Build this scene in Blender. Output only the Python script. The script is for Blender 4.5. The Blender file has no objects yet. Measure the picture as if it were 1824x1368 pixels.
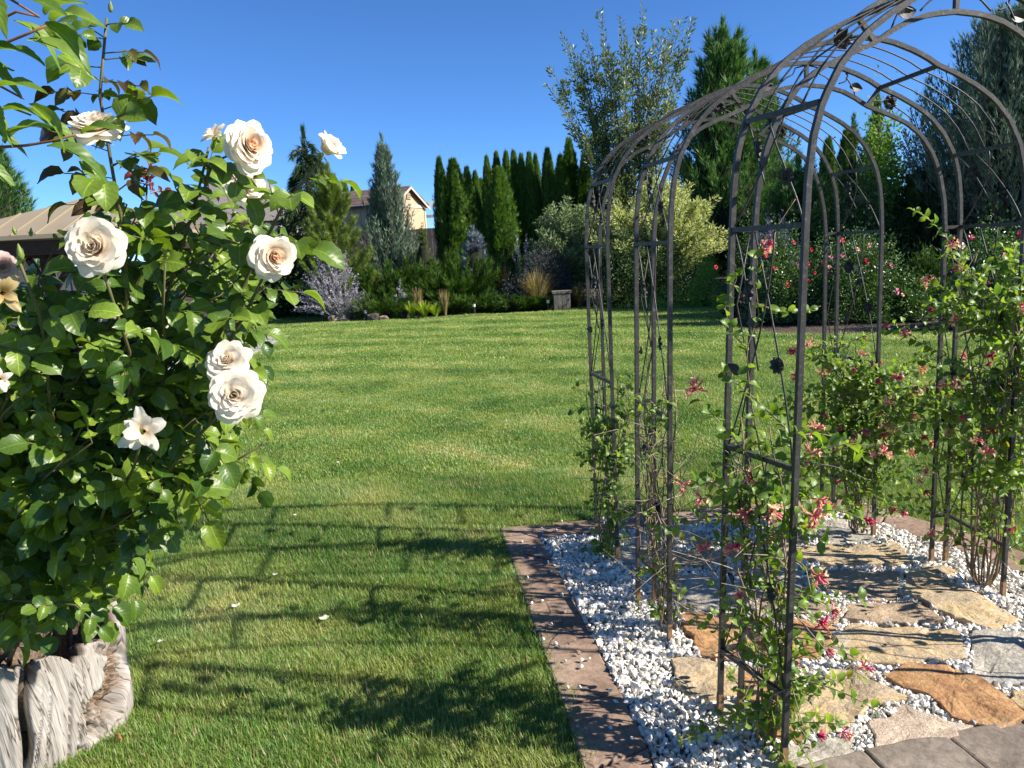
import bpy, math, random
import numpy as np
from mathutils import Vector, Matrix
R = math.radians
rng = np.random.default_rng(7)
random.seed(7)
scene = bpy.context.scene

# ------------------------------------------------------------------ camera
PITCH, ROLL, EYE = R(9.8), R(3.1), 1.6
FPX, CX, CY = 1370.0, 912.0, 684.0          # lens in pixels of the photograph (1824 x 1368)
cam_d = bpy.data.cameras.new('camera')
cam_d.sensor_width = 36.0
cam_d.lens = 36.0 * FPX / 1824.0
cam_d.clip_start, cam_d.clip_end = 0.05, 3000
cam = bpy.data.objects.new('camera', cam_d)
scene.collection.objects.link(cam)
scene.camera = cam
_fwd = np.array([0, math.cos(PITCH), -math.sin(PITCH)])
_u0 = np.array([0, math.sin(PITCH), math.cos(PITCH)])
_r0 = np.array([1.0, 0, 0])
_right = _r0 * math.cos(ROLL) - _u0 * math.sin(ROLL)
_up = _r0 * math.sin(ROLL) + _u0 * math.cos(ROLL)
M = Matrix.Identity(4)
for i in range(3):
    M[i][0], M[i][1], M[i][2] = _right[i], _up[i], -_fwd[i]
M[2][3] = EYE
cam.matrix_world = M

# ------------------------------------------------------------------ sky, sun, exposure
SUN_DIR = np.array([3.22, -0.75, 2.32]); SUN_DIR = SUN_DIR / np.linalg.norm(SUN_DIR)
SUN_EL = math.asin(SUN_DIR[2])
world = bpy.data.worlds.new('World')
scene.world = world
world.use_nodes = True
wn = world.node_tree
bg = wn.nodes['Background']
sky = wn.nodes.new('ShaderNodeTexSky')
sky.sky_type = 'NISHITA'
sky.sun_disc = False
sky.sun_elevation = SUN_EL
sky.sun_rotation = math.atan2(SUN_DIR[0], SUN_DIR[1])
sky.altitude = 4000
sky.air_density = 1.0
sky.dust_density = 0.8
sky.ozone_density = 9.0
hs = wn.nodes.new('ShaderNodeHueSaturation'); hs.inputs['Saturation'].default_value = 1.05
wn.links.new(sky.outputs[0], hs.inputs['Color']); wn.links.new(hs.outputs[0], bg.inputs[0])
bg.inputs[1].default_value = 0.094
sl = bpy.data.lights.new('sun', 'SUN')
sl.energy = 5.0
sl.angle = R(0.53)
sl.color = (1.0, 0.945, 0.85)
sun = bpy.data.objects.new('sun', sl)
scene.collection.objects.link(sun)
sun.rotation_euler = Vector(SUN_DIR).to_track_quat('Z', 'Y').to_euler()
vs = scene.view_settings
vs.view_transform = 'Standard'; vs.look = 'None'; vs.exposure = 1.1; vs.gamma = 1.0
vs.use_curve_mapping = False
scene.cycles.max_bounces = 6
scene.cycles.transparent_max_bounces = 6

# ------------------------------------------------------------------ helpers
def ray(px, py):
    d = _fwd * FPX + _right * (px - CX) - _up * (py - CY)
    return d / d[1]
def gnd(px, py, z=0.0):
    d = ray(px, py)
    return np.array([0, 0, EYE]) + d * ((z - EYE) / d[2])
def at(px, py, Y):
    return np.array([0, 0, EYE]) + ray(px, py) * Y
def proj(P):
    v = np.atleast_2d(P) - np.array([0, 0, EYE])
    z = v @ _fwd
    return np.stack([CX + FPX * (v @ _right) / z, CY - FPX * (v @ _up) / z, z], 1)
def unit(v):
    v = np.asarray(v, float)
    return v / np.maximum(np.linalg.norm(v, axis=-1, keepdims=True), 1e-9)
def sstep(x):
    x = np.clip(x, 0, 1); return x * x * (3 - 2 * x)

def _hash(i, j, k, s):
    n = (i * 374761393 + j * 668265263 + k * 1274126177 + s * 974711) & 0xffffffff
    n = ((n ^ (n >> 13)) * 1274126177) & 0xffffffff
    return ((n ^ (n >> 16)) & 0xffff) / 65535.0
def vnoise(P, s=0):
    P = np.asarray(P, float); f = np.floor(P).astype(np.int64); t = P - f; t = t * t * (3 - 2 * t)
    o = 0
    for a in (0, 1):
        for b in (0, 1):
            for c in (0, 1):
                w = (t[..., 0] if a else 1 - t[..., 0]) * (t[..., 1] if b else 1 - t[..., 1]) * (t[..., 2] if c else 1 - t[..., 2])
                o = o + w * _hash(f[..., 0] + a, f[..., 1] + b, f[..., 2] + c, s)
    return o * 2 - 1
def fbm(P, s=0, n=3):
    return sum(vnoise(np.asarray(P) * 2 ** k, s + k) * .5 ** k for k in range(n))

COL = scene.collection
def tag(o, label=None, cat=None, group=None, kind=None):
    if label: o['label'] = label
    if cat: o['category'] = cat
    if group: o['group'] = group
    if kind: o['kind'] = kind
    return o
def empty(name, loc, label=None, cat=None, group=None, rz=0.0):
    o = bpy.data.objects.new(name, None)
    o.empty_display_size = 0.1
    o.location = [float(c) for c in loc]; o.rotation_euler = (0, 0, rz)
    COL.objects.link(o)
    return tag(o, label, cat, group)
def link(name, me, parent=None, mw=None):
    o = bpy.data.objects.new(name, me)
    COL.objects.link(o)
    if parent is not None:
        o.parent = parent
        if parent.type == 'EMPTY' and mw is None:      # geometry given in world space
            o.matrix_parent_inverse = Matrix.Translation(parent.location).inverted() if not parent.rotation_euler.z else parent_m(parent).inverted()
    if mw is not None:
        if parent is not None:
            o.matrix_parent_inverse = world_m(parent).inverted()
        o.matrix_basis = Matrix(mw)
    return o
def parent_m(p):
    return Matrix.Translation(p.location) @ p.rotation_euler.to_matrix().to_4x4()
def world_m(p):
    if p is None: return Matrix.Identity(4)
    m = p.matrix_basis.copy()
    if p.parent is not None:
        m = world_m(p.parent) @ p.matrix_parent_inverse @ m
    return m

def mesh(name, V, faces, mat=None, smooth=True, tint=None, uv=None):
    """faces: list of int arrays, each (n,k)"""
    V = np.asarray(V, np.float32)
    if not isinstance(faces, list): faces = [faces]
    faces = [np.asarray(f, np.int32) for f in faces if len(f)]
    me = bpy.data.meshes.new(name)
    me.vertices.add(len(V)); me.vertices.foreach_set('co', V.ravel())
    loops = np.concatenate([f.ravel() for f in faces])
    sizes = np.concatenate([np.full(len(f), f.shape[1], np.int32) for f in faces])
    starts = np.concatenate([[0], np.cumsum(sizes)[:-1]]).astype(np.int32)
    me.loops.add(len(loops)); me.loops.foreach_set('vertex_index', loops)
    me.polygons.add(len(sizes)); me.polygons.foreach_set('loop_start', starts)
    try: me.polygons.foreach_set('loop_total', sizes)
    except Exception: pass
    me.polygons.foreach_set('use_smooth', np.full(len(sizes), bool(smooth)))
    if tint is not None:
        a = me.attributes.new('tint', 'FLOAT', 'POINT'); a.data.foreach_set('value', np.asarray(tint, np.float32))
    if uv is not None:
        l = me.uv_layers.new(name='UVMap'); l.data.foreach_set('uv', np.asarray(uv, np.float32)[loops].ravel())
    me.update(calc_edges=True)
    if mat is not None: me.materials.append(mat)
    return me

class MB:
    """collects shapes into one mesh"""
    def __init__(s): s.V = []; s.F = {}; s.n = 0; s.T = []
    def add(s, V, F, tint=0.5):
        V = np.asarray(V, float).reshape(-1, 3)
        for f in ([F] if not isinstance(F, list) or np.isscalar(F[0][0]) else F):
            f = np.asarray(f, int)
            if len(f): s.F.setdefault(f.shape[1], []).append(f + s.n)
        s.V.append(V); s.n += len(V)
        s.T.append(np.full(len(V), tint, float) if np.isscalar(tint) else np.asarray(tint, float))
        return s
    def box(s, lo, hi, m=None, tint=.5):
        x0, y0, z0 = lo; x1, y1, z1 = hi
        V = np.array([[x0, y0, z0], [x1, y0, z0], [x1, y1, z0], [x0, y1, z0], [x0, y0, z1], [x1, y0, z1], [x1, y1, z1], [x0, y1, z1]], float)
        if m is not None: V = V @ np.array(m)[:3, :3].T + np.array(m)[:3, 3]
        return s.add(V, [[0, 3, 2, 1], [4, 5, 6, 7], [0, 1, 5, 4], [1, 2, 6, 5], [2, 3, 7, 6], [3, 0, 4, 7]], tint)
    def tube(s, P, r, sides=6, n=None, flat=None, tint=.5, cap=True, rot=0.0):
        """round (or square when sides = 4) bar along a polyline; n fixes the section's frame"""
        P = np.asarray(P, float); k = len(P)
        r = np.full(k, r) if np.isscalar(r) else np.asarray(r, float)
        T = np.zeros_like(P); T[1:-1] = P[2:] - P[:-2]; T[0] = P[1] - P[0]; T[-1] = P[-1] - P[-2]; T = unit(T)
        if n is None:
            n0 = np.cross(T[0], [0, 0, 1.]); n0 = n0 if np.linalg.norm(n0) > .2 else np.cross(T[0], [1., 0, 0]); n0 = unit(n0)
            N = [n0]
            for t in T[1:]:
                v = N[-1] - t * (N[-1] @ t); N.append(unit(v))
            N = np.array(N)
        else:
            n = np.asarray(n, float)
            N = unit(n - T * (T @ n)[:, None])
        B = np.cross(T, N)
        a = np.arange(sides) / sides * 2 * math.pi + (math.pi / 4 if sides == 4 else 0) + rot
        rr = r[:, None] * (math.sqrt(2) if sides == 4 else 1)
        V = P[:, None, :] + (rr * np.cos(a))[..., None] * N[:, None, :] + (rr * np.sin(a))[..., None] * B[:, None, :]
        i = np.arange(k - 1)[:, None] * sides; j = np.arange(sides); j2 = (j + 1) % sides
        F = np.stack([i + j, i + j2, i + sides + j2, i + sides + j], -1).reshape(-1, 4)
        fs = [F]
        if cap:
            fs.append(np.array([np.arange(sides)[::-1], (k - 1) * sides + np.arange(sides)]))
        return s.add(V.reshape(-1, 3), fs, tint)
    def mesh(s, name, mat=None, smooth=False):
        return mesh(name, np.concatenate(s.V), [np.concatenate(f) for f in s.F.values()], mat, smooth, np.concatenate(s.T))
    def build(s, name, mat, parent=None, smooth=False):
        return link(name, s.mesh(name, mat, smooth), parent)

# leaf templates: (u along, v across, w normal), faces
T_NEEDLE = (np.array([[0, -.5, 0], [0, .5, 0], [1, 0, 0]], float), np.array([[0, 1, 2]]))
T_DIAM = (np.array([[0, 0, 0], [.42, .5, .06], [1, 0, -.05], [.42, -.5, .06]], float), np.array([[0, 2, 1], [0, 3, 2]]))
def _fan(k, spread, wd, seed):
    g = np.random.default_rng(seed); V = []; F = []
    for i in range(k):
        a = (i / (k - 1) - .5) * spread; L = 1 - .35 * abs(i / (k - 1) - .5) * 2 + g.uniform(-.1, .1)
        b0 = .28 * abs(i / (k - 1) - .5) * 0
        c, s_ = math.cos(a), math.sin(a); w0 = g.uniform(-.15, .15)
        V += [[b0 - s_ * wd, c * wd * .6, 0], [b0 + s_ * wd, -c * wd * .6, 0], [c * L, s_ * L, w0]]
        F.append([3 * i, 3 * i + 1, 3 * i + 2])
    return np.array(V, float), np.array(F)
T_FROND = _fan(5, 1.5, .13, 1)
T_FROND3 = _fan(3, 1.0, .16, 2)
T_TUFT = _fan(7, 2.6, .05, 3)
def cards(P, D, S, L, W, tmpl, tint=None):
    P = np.asarray(P, float); n = len(P); D = unit(D); S = np.asarray(S, float)
    S = unit(S - D * (S * D).sum(1, keepdims=True)); N = np.cross(D, S)
    tv, tf = tmpl; L = np.broadcast_to(L, (n,)); W = np.broadcast_to(W, (n,))
    V = (P[:, None] + D[:, None] * (tv[:, 0] * L[:, None])[..., None] + S[:, None] * (tv[:, 1] * W[:, None])[..., None]
         + N[:, None] * (tv[:, 2] * L[:, None])[..., None]).reshape(-1, 3)
    F = (tf[None] + (np.arange(n) * len(tv))[:, None, None]).reshape(-1, tf.shape[1])
    t = rng.random(n) if tint is None else np.broadcast_to(tint, (n,))
    return V, F, np.repeat(t, len(tv))
def rdir(n, g=None):
    return unit((g or rng).normal(size=(n, 3)))

# ------------------------------------------------------------------ materials
def new_mat(name):
    m = bpy.data.materials.new(name); m.use_nodes = True
    nt = m.node_tree; b = nt.nodes['Principled BSDF']
    return m, nt, b
def N(nt, t, **kw):
    n = nt.nodes.new(t)
    for k, v in kw.items(): setattr(n, k, v)
    return n
def ramp(nt, src, stops):
    r = N(nt, 'ShaderNodeValToRGB'); e = r.color_ramp.elements
    while len(e) < len(stops): e.new(0.5)
    for q, (p, c) in zip(e, stops): q.position = p; q.color = (*c, 1)
    nt.links.new(src, r.inputs[0]); return r.outputs[0]
def noise(nt, vec, scale, detail=4, rough=.55, dist=0.0):
    n = N(nt, 'ShaderNodeTexNoise'); n.inputs['Scale'].default_value = scale; n.inputs['Detail'].default_value = detail
    n.inputs['Roughness'].default_value = rough; n.inputs['Distortion'].default_value = dist
    if vec is not None: nt.links.new(vec, n.inputs['Vector'])
    return n.outputs[0]
def mixc(nt, f, a, b, mode='MIX'):
    m = N(nt, 'ShaderNodeMix', data_type='RGBA', blend_type=mode)
    for i, v in ((0, f), (6, a), (7, b)):
        if hasattr(v, 'links') or isinstance(v, bpy.types.NodeSocket): nt.links.new(v, m.inputs[i])
        elif i == 0: m.inputs[0].default_value = v
        else: m.inputs[i].default_value = (*v, 1)
    return m.outputs[2]
def bump(nt, b, src, strength=.4, dist=.01):
    n = N(nt, 'ShaderNodeBump'); n.inputs['Strength'].default_value = strength; n.inputs['Distance'].default_value = dist
    nt.links.new(src, n.inputs['Height']); nt.links.new(n.outputs[0], b.inputs['Normal'])
def coords(nt, kind='Object'):
    return N(nt, 'ShaderNodeTexCoord').outputs[kind]
def wpos(nt):
    return N(nt, 'ShaderNodeNewGeometry').outputs['Position']
def mapped(nt, vec, sc=(1, 1, 1), rot=(0, 0, 0), loc=(0, 0, 0)):
    m = N(nt, 'ShaderNodeMapping'); m.inputs['Scale'].default_value = sc; m.inputs['Rotation'].default_value = rot; m.inputs['Location'].default_value = loc
    nt.links.new(vec, m.inputs[0]); return m.outputs[0]
def pmat(name, stops, scale=8, rough=.7, bmp=.3, bdist=.006, detail=5, spec=.3, metal=0.0, world_space=False, sc=(1, 1, 1), dist=0.0, fine=4.0):
    m, nt, b = new_mat(name)
    v = mapped(nt, wpos(nt) if world_space else coords(nt), sc)
    n = noise(nt, v, scale, detail, .6, dist)
    nt.links.new(ramp(nt, n, stops), b.inputs['Base Color'])
    b.inputs['Roughness'].default_value = rough; b.inputs['Specular IOR Level'].default_value = spec; b.inputs['Metallic'].default_value = metal
    if bmp: bump(nt, b, noise(nt, v, scale * fine, 4, .65), bmp, bdist)
    return m
def fmat(name, stops, rough=.5, trans=.28, spec=.3, tcol=None, world_noise=0.0):
    """foliage: colour picked by a per-leaf tint value, light passing through the leaf"""
    m, nt, b = new_mat(name)
    a = N(nt, 'ShaderNodeAttribute'); a.attribute_name = 'tint'
    c = ramp(nt, a.outputs['Fac'], stops)
    nt.links.new(c, b.inputs['Base Color'])
    b.inputs['Roughness'].default_value = rough; b.inputs['Specular IOR Level'].default_value = spec
    if trans:
        t = N(nt, 'ShaderNodeBsdfTranslucent')
        g = mixc(nt, 1.0, c, tcol or (1.5, 1.55, .55), 'MULTIPLY'); nt.links.new(g, t.inputs[0])
        x = N(nt, 'ShaderNodeMixShader'); x.inputs[0].default_value = trans
        nt.links.new(b.outputs[0], x.inputs[1]); nt.links.new(t.outputs[0], x.inputs[2])
        nt.links.new(x.outputs[0], nt.nodes['Material Output'].inputs[0])
    return m
bark_m = pmat('bark', [(.3, (.05, .035, .025)), (.7, (.16, .12, .09))], 30, .9, .6, .01)
# ------------------------------------------------------------------ ground
def rise(x, y):
    return .75 * sstep((y - 22.0 - np.clip(-x - 3, 0, 6) * .75) / 7.5)
mulch_m, nt, b = new_mat('bark mulch soil')
w = wpos(nt)
nt.links.new(mixc(nt, ramp(nt, noise(nt, w, .35, 3), [(.42, (0, 0, 0)), (.6, (1, 1, 1))]),
    ramp(nt, noise(nt, w, 22, 6, .7), [(.3, (.022, .016, .012)), (.55, (.075, .055, .04)), (.75, (.17, .14, .11))]),
    ramp(nt, noise(nt, w, 30, 6, .7), [(.3, (.05, .04, .032)), (.55, (.13, .11, .085)), (.72, (.3, .27, .22))])), b.inputs['Base Color'])
b.inputs['Roughness'].default_value = .95; b.inputs['Specular IOR Level'].default_value = .1
bump(nt, b, noise(nt, w, 40, 4), 1.0, .03)
gx = np.unique(np.concatenate([np.linspace(-900, -45, 9), np.linspace(-40, 45, 110), np.linspace(50, 900, 9)]))
gy = np.unique(np.concatenate([np.linspace(-60, -4, 5), np.linspace(-2, 45, 95), np.linspace(50, 1500, 12)]))
GX, GY = np.meshgrid(gx, gy)
GZ = rise(GX, GY) - .02 + .02 * fbm(np.stack([GX * .8, GY * .8, GX * 0], -1), 3) * (GY > 21)
nx, ny = len(gx), len(gy)
ii = (np.arange(ny - 1)[:, None] * nx + np.arange(nx - 1)).ravel()
tag(link('ground', mesh('ground', np.stack([GX, GY, GZ], -1).reshape(-1, 3), np.stack([ii, ii + 1, ii + nx + 1, ii + nx], 1), mulch_m)), kind='structure', label='bark mulch ground of the planting beds')

# lawn outline: the far and right edges follow the beds, the near right edge follows the paver border
far = [gnd(*p) for p in [(440, 557), (560, 562), (650, 569), (740, 569), (820, 561), (900, 558), (990, 553), (1045, 546), (1110, 540), (1200, 534), (1255, 533)]]
bulge = [gnd(*p) for p in [(1272, 537), (1280, 548), (1288, 568), (1310, 586), (1370, 594), (1450, 597), (1560, 594), (1660, 592), (1824, 588)]]
lawn_pts = [p[:2] for p in far + bulge] + [np.array([14., 10.5]), np.array([14., -3.]), np.array([-12., -3.]), np.array([-12., 8.]), np.array([-10.6, 17.])]
lawn_pts = np.array(lawn_pts)
def inside(poly, X, Y):
    c = np.zeros(np.shape(X), bool); j = len(poly) - 1
    for i in range(len(poly)):
        xi, yi = poly[i]; xj, yj = poly[j]
        c ^= ((yi > Y) != (yj > Y)) & (X < (xj - xi) * (Y - yi) / (yj - yi + 1e-12) + xi); j = i
    return c
def lawn_colour(nt):
    """mown stripes and dry patches, laid out on the ground itself"""
    w = wpos(nt)
    d = noise(nt, w, .22, 2)
    ws = N(nt, 'ShaderNodeVectorMath', operation='LENGTH')
    m = mapped(nt, w, (1, 1, 0), (0, 0, 0), (9.0, 6.0, 0)); nt.links.new(m, ws.inputs[0])
    ad = N(nt, 'ShaderNodeMath', operation='MULTIPLY_ADD'); nt.links.new(d, ad.inputs[0]); ad.inputs[1].default_value = 2.6; nt.links.new(ws.outputs['Value'], ad.inputs[2])
    sn = N(nt, 'ShaderNodeMath', operation='MULTIPLY'); nt.links.new(ad.outputs[0], sn.inputs[0]); sn.inputs[1].default_value = 4.4
    si = N(nt, 'ShaderNodeMath', operation='SINE'); nt.links.new(sn.outputs[0], si.inputs[0])
    st = N(nt, 'ShaderNodeMath', operation='MULTIPLY_ADD'); nt.links.new(si.outputs[0], st.inputs[0]); st.inputs[1].default_value = .10; nt.links.new(noise(nt, w, 1.1, 5, .62), st.inputs[2])
    # thin pale mower tracks, in patches
    s2 = N(nt, 'ShaderNodeMath', operation='MULTIPLY'); nt.links.new(ad.outputs[0], s2.inputs[0]); s2.inputs[1].default_value = 13.0
    s3 = N(nt, 'ShaderNodeMath', operation='SINE'); nt.links.new(s2.outputs[0], s3.inputs[0])
    mk = ramp(nt, noise(nt, w, .33, 3), [(.48, (0, 0, 0)), (.62, (.085, .085, .085))])
    s4 = N(nt, 'ShaderNodeMath', operation='MULTIPLY_ADD'); nt.links.new(s3.outputs[0], s4.inputs[0]); nt.links.new(mk, s4.inputs[1]); nt.links.new(st.outputs[0], s4.inputs[2])
    return s4.outputs[0]
lawn_m, nt, b = new_mat('lawn turf')
f = lawn_colour(nt)
fine = noise(nt, mapped(nt, wpos(nt), (1, 1, 1)), 55, 5, .7)
c1 = ramp(nt, f, [(.28, (.090, .168, .028)), (.46, (.176, .246, .050)), (.60, (.250, .300, .082)), (.76, (.360, .356, .140))])
nt.links.new(mixc(nt, ramp(nt, fine, [(.25, (0, 0, 0)), (.75, (1, 1, 1))]), mixc(nt, 1.0, c1, (.42, .45, .38), 'MULTIPLY'), mixc(nt, 1.0, c1, (1.25, 1.2, 1.1), 'MULTIPLY')), b.inputs['Base Color'])
b.inputs['Roughness'].default_value = .8; b.inputs['Specular IOR Level'].default_value = .15
bump(nt, b, noise(nt, wpos(nt), 70, 4, .7), .9, .02)
tag(link('lawn', mesh('lawn', np.c_[lawn_pts, np.full(len(lawn_pts), .0)], [np.arange(len(lawn_pts))[None]], lawn_m, False)), kind='structure', label='mown green lawn with faint curved mowing stripes')

# ------------------------------------------------------------------ gravel bed under the arches, border pavers and flagstones
bedO = [(.159 - .036, 2.16 - .28 - .5), (.159, 2.16), (.02, 3.2), (-.118, 4.274), (.40, 4.315), (1.011, 4.40), (1.52, 4.47), (1.95, 4.50), (2.22, 4.05), (2.47, 3.50), (2.78, 2.85), (3.05, 2.2), (3.25, 1.4)]
bedI = [(.36, 1.6), (.384, 2.142), (.255, 3.1), (.118, 4.064), (.50, 4.10), (1.0, 4.16), (1.50, 4.225), (1.82, 4.26), (2.02, 3.92), (2.26, 3.38), (2.55, 2.75), (2.8, 2.1), (3.0, 1.5)]
inner = np.array(bedI)
outer = np.array(bedO)
blade_block = np.array(bedO)            # no grass in here
soil_m = pmat('grey soil under gravel', [(.3, (.12, .11, .10)), (.7, (.25, .24, .22))], 30, .95, .5, .01)
path = tag(link('gravel_path', mesh('gravel_path', np.c_[outer, np.full(len(outer), .004)], [np.arange(len(outer))[None]], soil_m, False)), kind='structure', label='white gravel path with flagstones under the arches')

def stone_mat(name, cols, sc=6, bmp=.6):
    m, nt, b = new_mat(name)
    w = wpos(nt)
    a = noise(nt, w, sc, 6, .62, .6); c = noise(nt, w, sc * 11, 5, .7); v = N(nt, 'ShaderNodeTexVoronoi'); v.inputs['Scale'].default_value = 55; nt.links.new(w, v.inputs['Vector'])
    k = ramp(nt, a, [(.30, cols[0]), (.44, cols[1]), (.56, cols[2]), (.70, cols[3])])
    k = mixc(nt, ramp(nt, noise(nt, w, sc * 2.3, 7, .72, 1.2), [(.55, (0, 0, 0)), (.68, (1, 1, 1))]), k, mixc(nt, 1.0, k, (.55, .50, .44), 'MULTIPLY'))
    g = ramp(nt, c, [(.3, (.62, .6, .58)), (.6, (1.12, 1.1, 1.08))])
    nt.links.new(mixc(nt, 1.0, k, g, 'MULTIPLY'), b.inputs['Base Color'])
    b.inputs['Roughness'].default_value = .82; b.inputs['Specular IOR Level'].default_value = .25
    ad = N(nt, 'ShaderNodeMath', operation='ADD'); nt.links.new(noise(nt, w, sc * 5, 6, .68), ad.inputs[0]); nt.links.new(c, ad.inputs[1])
    bump(nt, b, ad.outputs[0], bmp, .012)
    return m
M_STONE = {
 'tan': stone_mat('tan quartzite', [(.27, .21, .145), (.43, .34, .225), (.50, .37, .20), (.52, .46, .35)]),
 'rust': stone_mat('rust quartzite', [(.20, .11, .06), (.36, .19, .085), (.46, .27, .125), (.44, .36, .26)]),
 'grey': stone_mat('grey quartzite', [(.22, .20, .17), (.36, .335, .285), (.44, .40, .33), (.50, .465, .41)]),
 'brown': stone_mat('brown quartzite', [(.22, .16, .11), (.36, .27, .18), (.44, .33, .22), (.40, .36, .30)]),
 'pink': stone_mat('pinkish quartzite', [(.34, .25, .18), (.50, .40, .30), (.58, .46, .34), (.54, .50, .43)], 14),
}
def slab(name, poly, z0, z1, mat, parent, rough=.012, seed=0, sub=4, bev=.005):
    """uneven stone slab from an outline: roughened edge, rounded arris, slightly undulating top"""
    poly = np.asarray(poly, float); pts = []
    for i in range(len(poly)):
        a, b_ = poly[i], poly[(i + 1) % len(poly)]
        k = max(2, int(np.linalg.norm(b_ - a) / .03)) if sub > 1 else 1
        for j in range(k): pts.append(a + (b_ - a) * j / k)
    p = np.array(pts); c = p.mean(0); n = len(p)
    d = unit(p - c)
    p = p + d * (rough * fbm(np.c_[p * 18, np.full(n, seed)], seed, 3))[:, None]
    rings = [(1.0, z0, .0), (1.0, z1 - bev, 0), (1.0, z1 - bev * .3, bev * .45), (1.0, z1, bev * 1.3), (.62, z1, bev), (.3, z1, 0), (0.02, z1, 0)]
    V = []
    for s_, z, ins in rings:
        q = c + (p - c) * s_ - d * ins
        zz = z + (.65 * rough * fbm(np.c_[q * 9, np.full(n, seed + 5.)], seed, 3) if z > z0 else 0)
        V.append(np.c_[q, np.broadcast_to(zz, (n,))])
    k = len(rings); i = np.arange(k - 1)[:, None] * n; j = np.arange(n); j2 = (j + 1) % n
    F = np.stack([i + j, i + j2, i + n + j2, i + n + j], -1).reshape(-1, 4)
    o = link(name, mesh(name, np.concatenate(V), [F, ((k - 1) * n + np.arange(n))[None]], mat, False), parent)
    return o
z8 = lambda x, y: gnd(860 + x * .5285, 860 + y * .5285, .02)[:2]
FLAGS = [
 ('rust', [(670, 435), (735, 437), (880, 478), (1010, 515), (1010, 598), (800, 600), (735, 582), (690, 505)]),
 ('tan', [(632, 605), (690, 598), (800, 612), (872, 640), (862, 722), (760, 726), (690, 714), (655, 680)]),
 ('tan', [(1190, 632), (1235, 614), (1330, 680), (1440, 728), (1300, 748), (1262, 800), (1170, 845), (1090, 840), (1035, 790), (1075, 700)]),
 ('rust', [(1362, 652), (1440, 614), (1560, 616), (1650, 652), (1760, 725), (1830, 805), (1740, 836), (1580, 792), (1500, 722), (1415, 700)]),
 ('pink', [(1306, 822), (1420, 752), (1500, 790), (1660, 828), (1560, 866), (1340, 902)]),
 ('grey', [(1030, 882), (1160, 855), (1248, 862), (1255, 916), (1080, 962), (945, 975), (955, 910)]),
 ('rust', [(935, 815), (1020, 818), (1066, 860), (1000, 872), (938, 857)]),
 ('tan', [(1180, 565), (1215, 492), (1400, 484), (1600, 503), (1622, 592), (1400, 613), (1260, 606)]),
 ('grey', [(1650, 506), (1840, 510), (1840, 668), (1690, 682), (1655, 632)]),
 ('tan', [(1428, 312), (1520, 312), (1700, 402), (1792, 462), (1730, 502), (1590, 462), (1430, 382)]),
 ('brown', [(1090, 312), (1200, 292), (1400, 302), (1402, 396), (1262, 390), (1130, 352)]),
 ('brown', [(1235, 410), (1440, 402), (1560, 472), (1400, 478), (1215, 462)]),
 ('tan', [(1060, 216), (1240, 208), (1390, 213), (1450, 276), (1200, 282), (1055, 256)]),
 ('grey', [(1090, 152), (1160, 127), (1255, 132), (1342, 202), (1180, 204), (1105, 178)]),
 ('brown', [(1040, 165), (1088, 182), (1110, 204), (1042, 206)]),
 ('grey', [(640, 340), (705, 306), (810, 330), (905, 336), (905, 440), (820, 447), (705, 422), (643, 388)]),
 ('grey', [(408, 238), (520, 202), (622, 230), (604, 260), (500, 277), (420, 256)]),
 ('brown', [(648, 246), (780, 226), (812, 266), (722, 290), (650, 268)]),
 ('grey', [(640, 176), (762, 166), (724, 206), (652, 216)]),
 ('tan', [(1785, 702), (1850, 700), (1850, 800), (1775, 735)]),
 ('rust', [(885, 642), (1040, 652), (1022, 762), (935, 790), (888, 728)]),
 ('grey', [(786, 742), (850, 736), (868, 775), (830, 836), (786, 832)]),
 ('brown', [(925, 376), (1078, 360), (1190, 424), (1060, 446), (925, 452)]),
 ('rust', [(1030, 468), (1196, 468), (1165, 560), (1130, 590), (1030, 606)]),
 ('grey', [(830, 292), (960, 268), (1070, 300), (1080, 340), (920, 356)]),
 ('tan', [(1470, 290), (1560, 286), (1600, 300), (1560, 312)]),
 ('brown', [(820, 214), (1030, 190), (1040, 240), (950, 256), (835, 262)]),
]
flag_polys = []
for k, (c, pl) in enumerate(FLAGS):
    P = np.array([z8(*q) for q in pl]); P = P.mean(0) + (P - P.mean(0)) * 1.035; flag_polys.append(P)
    o = slab('flagstone', P, -.01, .028 + .006 * math.sin(k * 2.3), M_STONE[c], path, .016, k)
    o['label'] = {'tan': 'tan', 'rust': 'rust orange', 'grey': 'grey', 'brown': 'brown', 'pink': 'pinkish coarse'}[c] + ' flagstone'

# border pavers
pv_m = stone_mat('brown concrete paver', [(.17, .115, .082), (.235, .160, .115), (.28, .195, .14), (.33, .25, .19)], 3.0, .25)
pg_m = stone_mat('grey concrete paver', [(.145, .115, .092), (.195, .16, .128), (.235, .195, .158), (.28, .235, .195)], 3.0, .3)
border = tag(empty('paver_border', (.1, 3, 0)), kind='structure', label='brown concrete paver border round the gravel')
def lerp_path(P, s):
    P = np.asarray(P, float); d = np.r_[0, np.cumsum(np.linalg.norm(np.diff(P, axis=0), axis=1))]; d /= d[-1]
    return np.stack([np.interp(s, d, P[:, i]) for i in range(P.shape[1])], -1)
def paver_run(Po, Pi, n, mat, parent, seed, gap=.0045, z1=.022):
    for k in range(n):
        s0, s1 = k / n, (k + 1) / n
        a, b_ = lerp_path(Po, np.array([s0, s1])); c, d = lerp_path(Pi, np.array([s1, s0]))
        q = np.array([a, b_, c, d]); ctr = q.mean(0); q = q - unit(q - ctr) * gap
        slab('paver', q, -.03, z1 + random.uniform(-.003, .003), mat, parent, .004, seed + k, 4, .008)
paver_run(outer[[0, 1, 2, 3]], inner[[0, 1, 2, 3]], 8, pv_m, border, 40)
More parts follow.
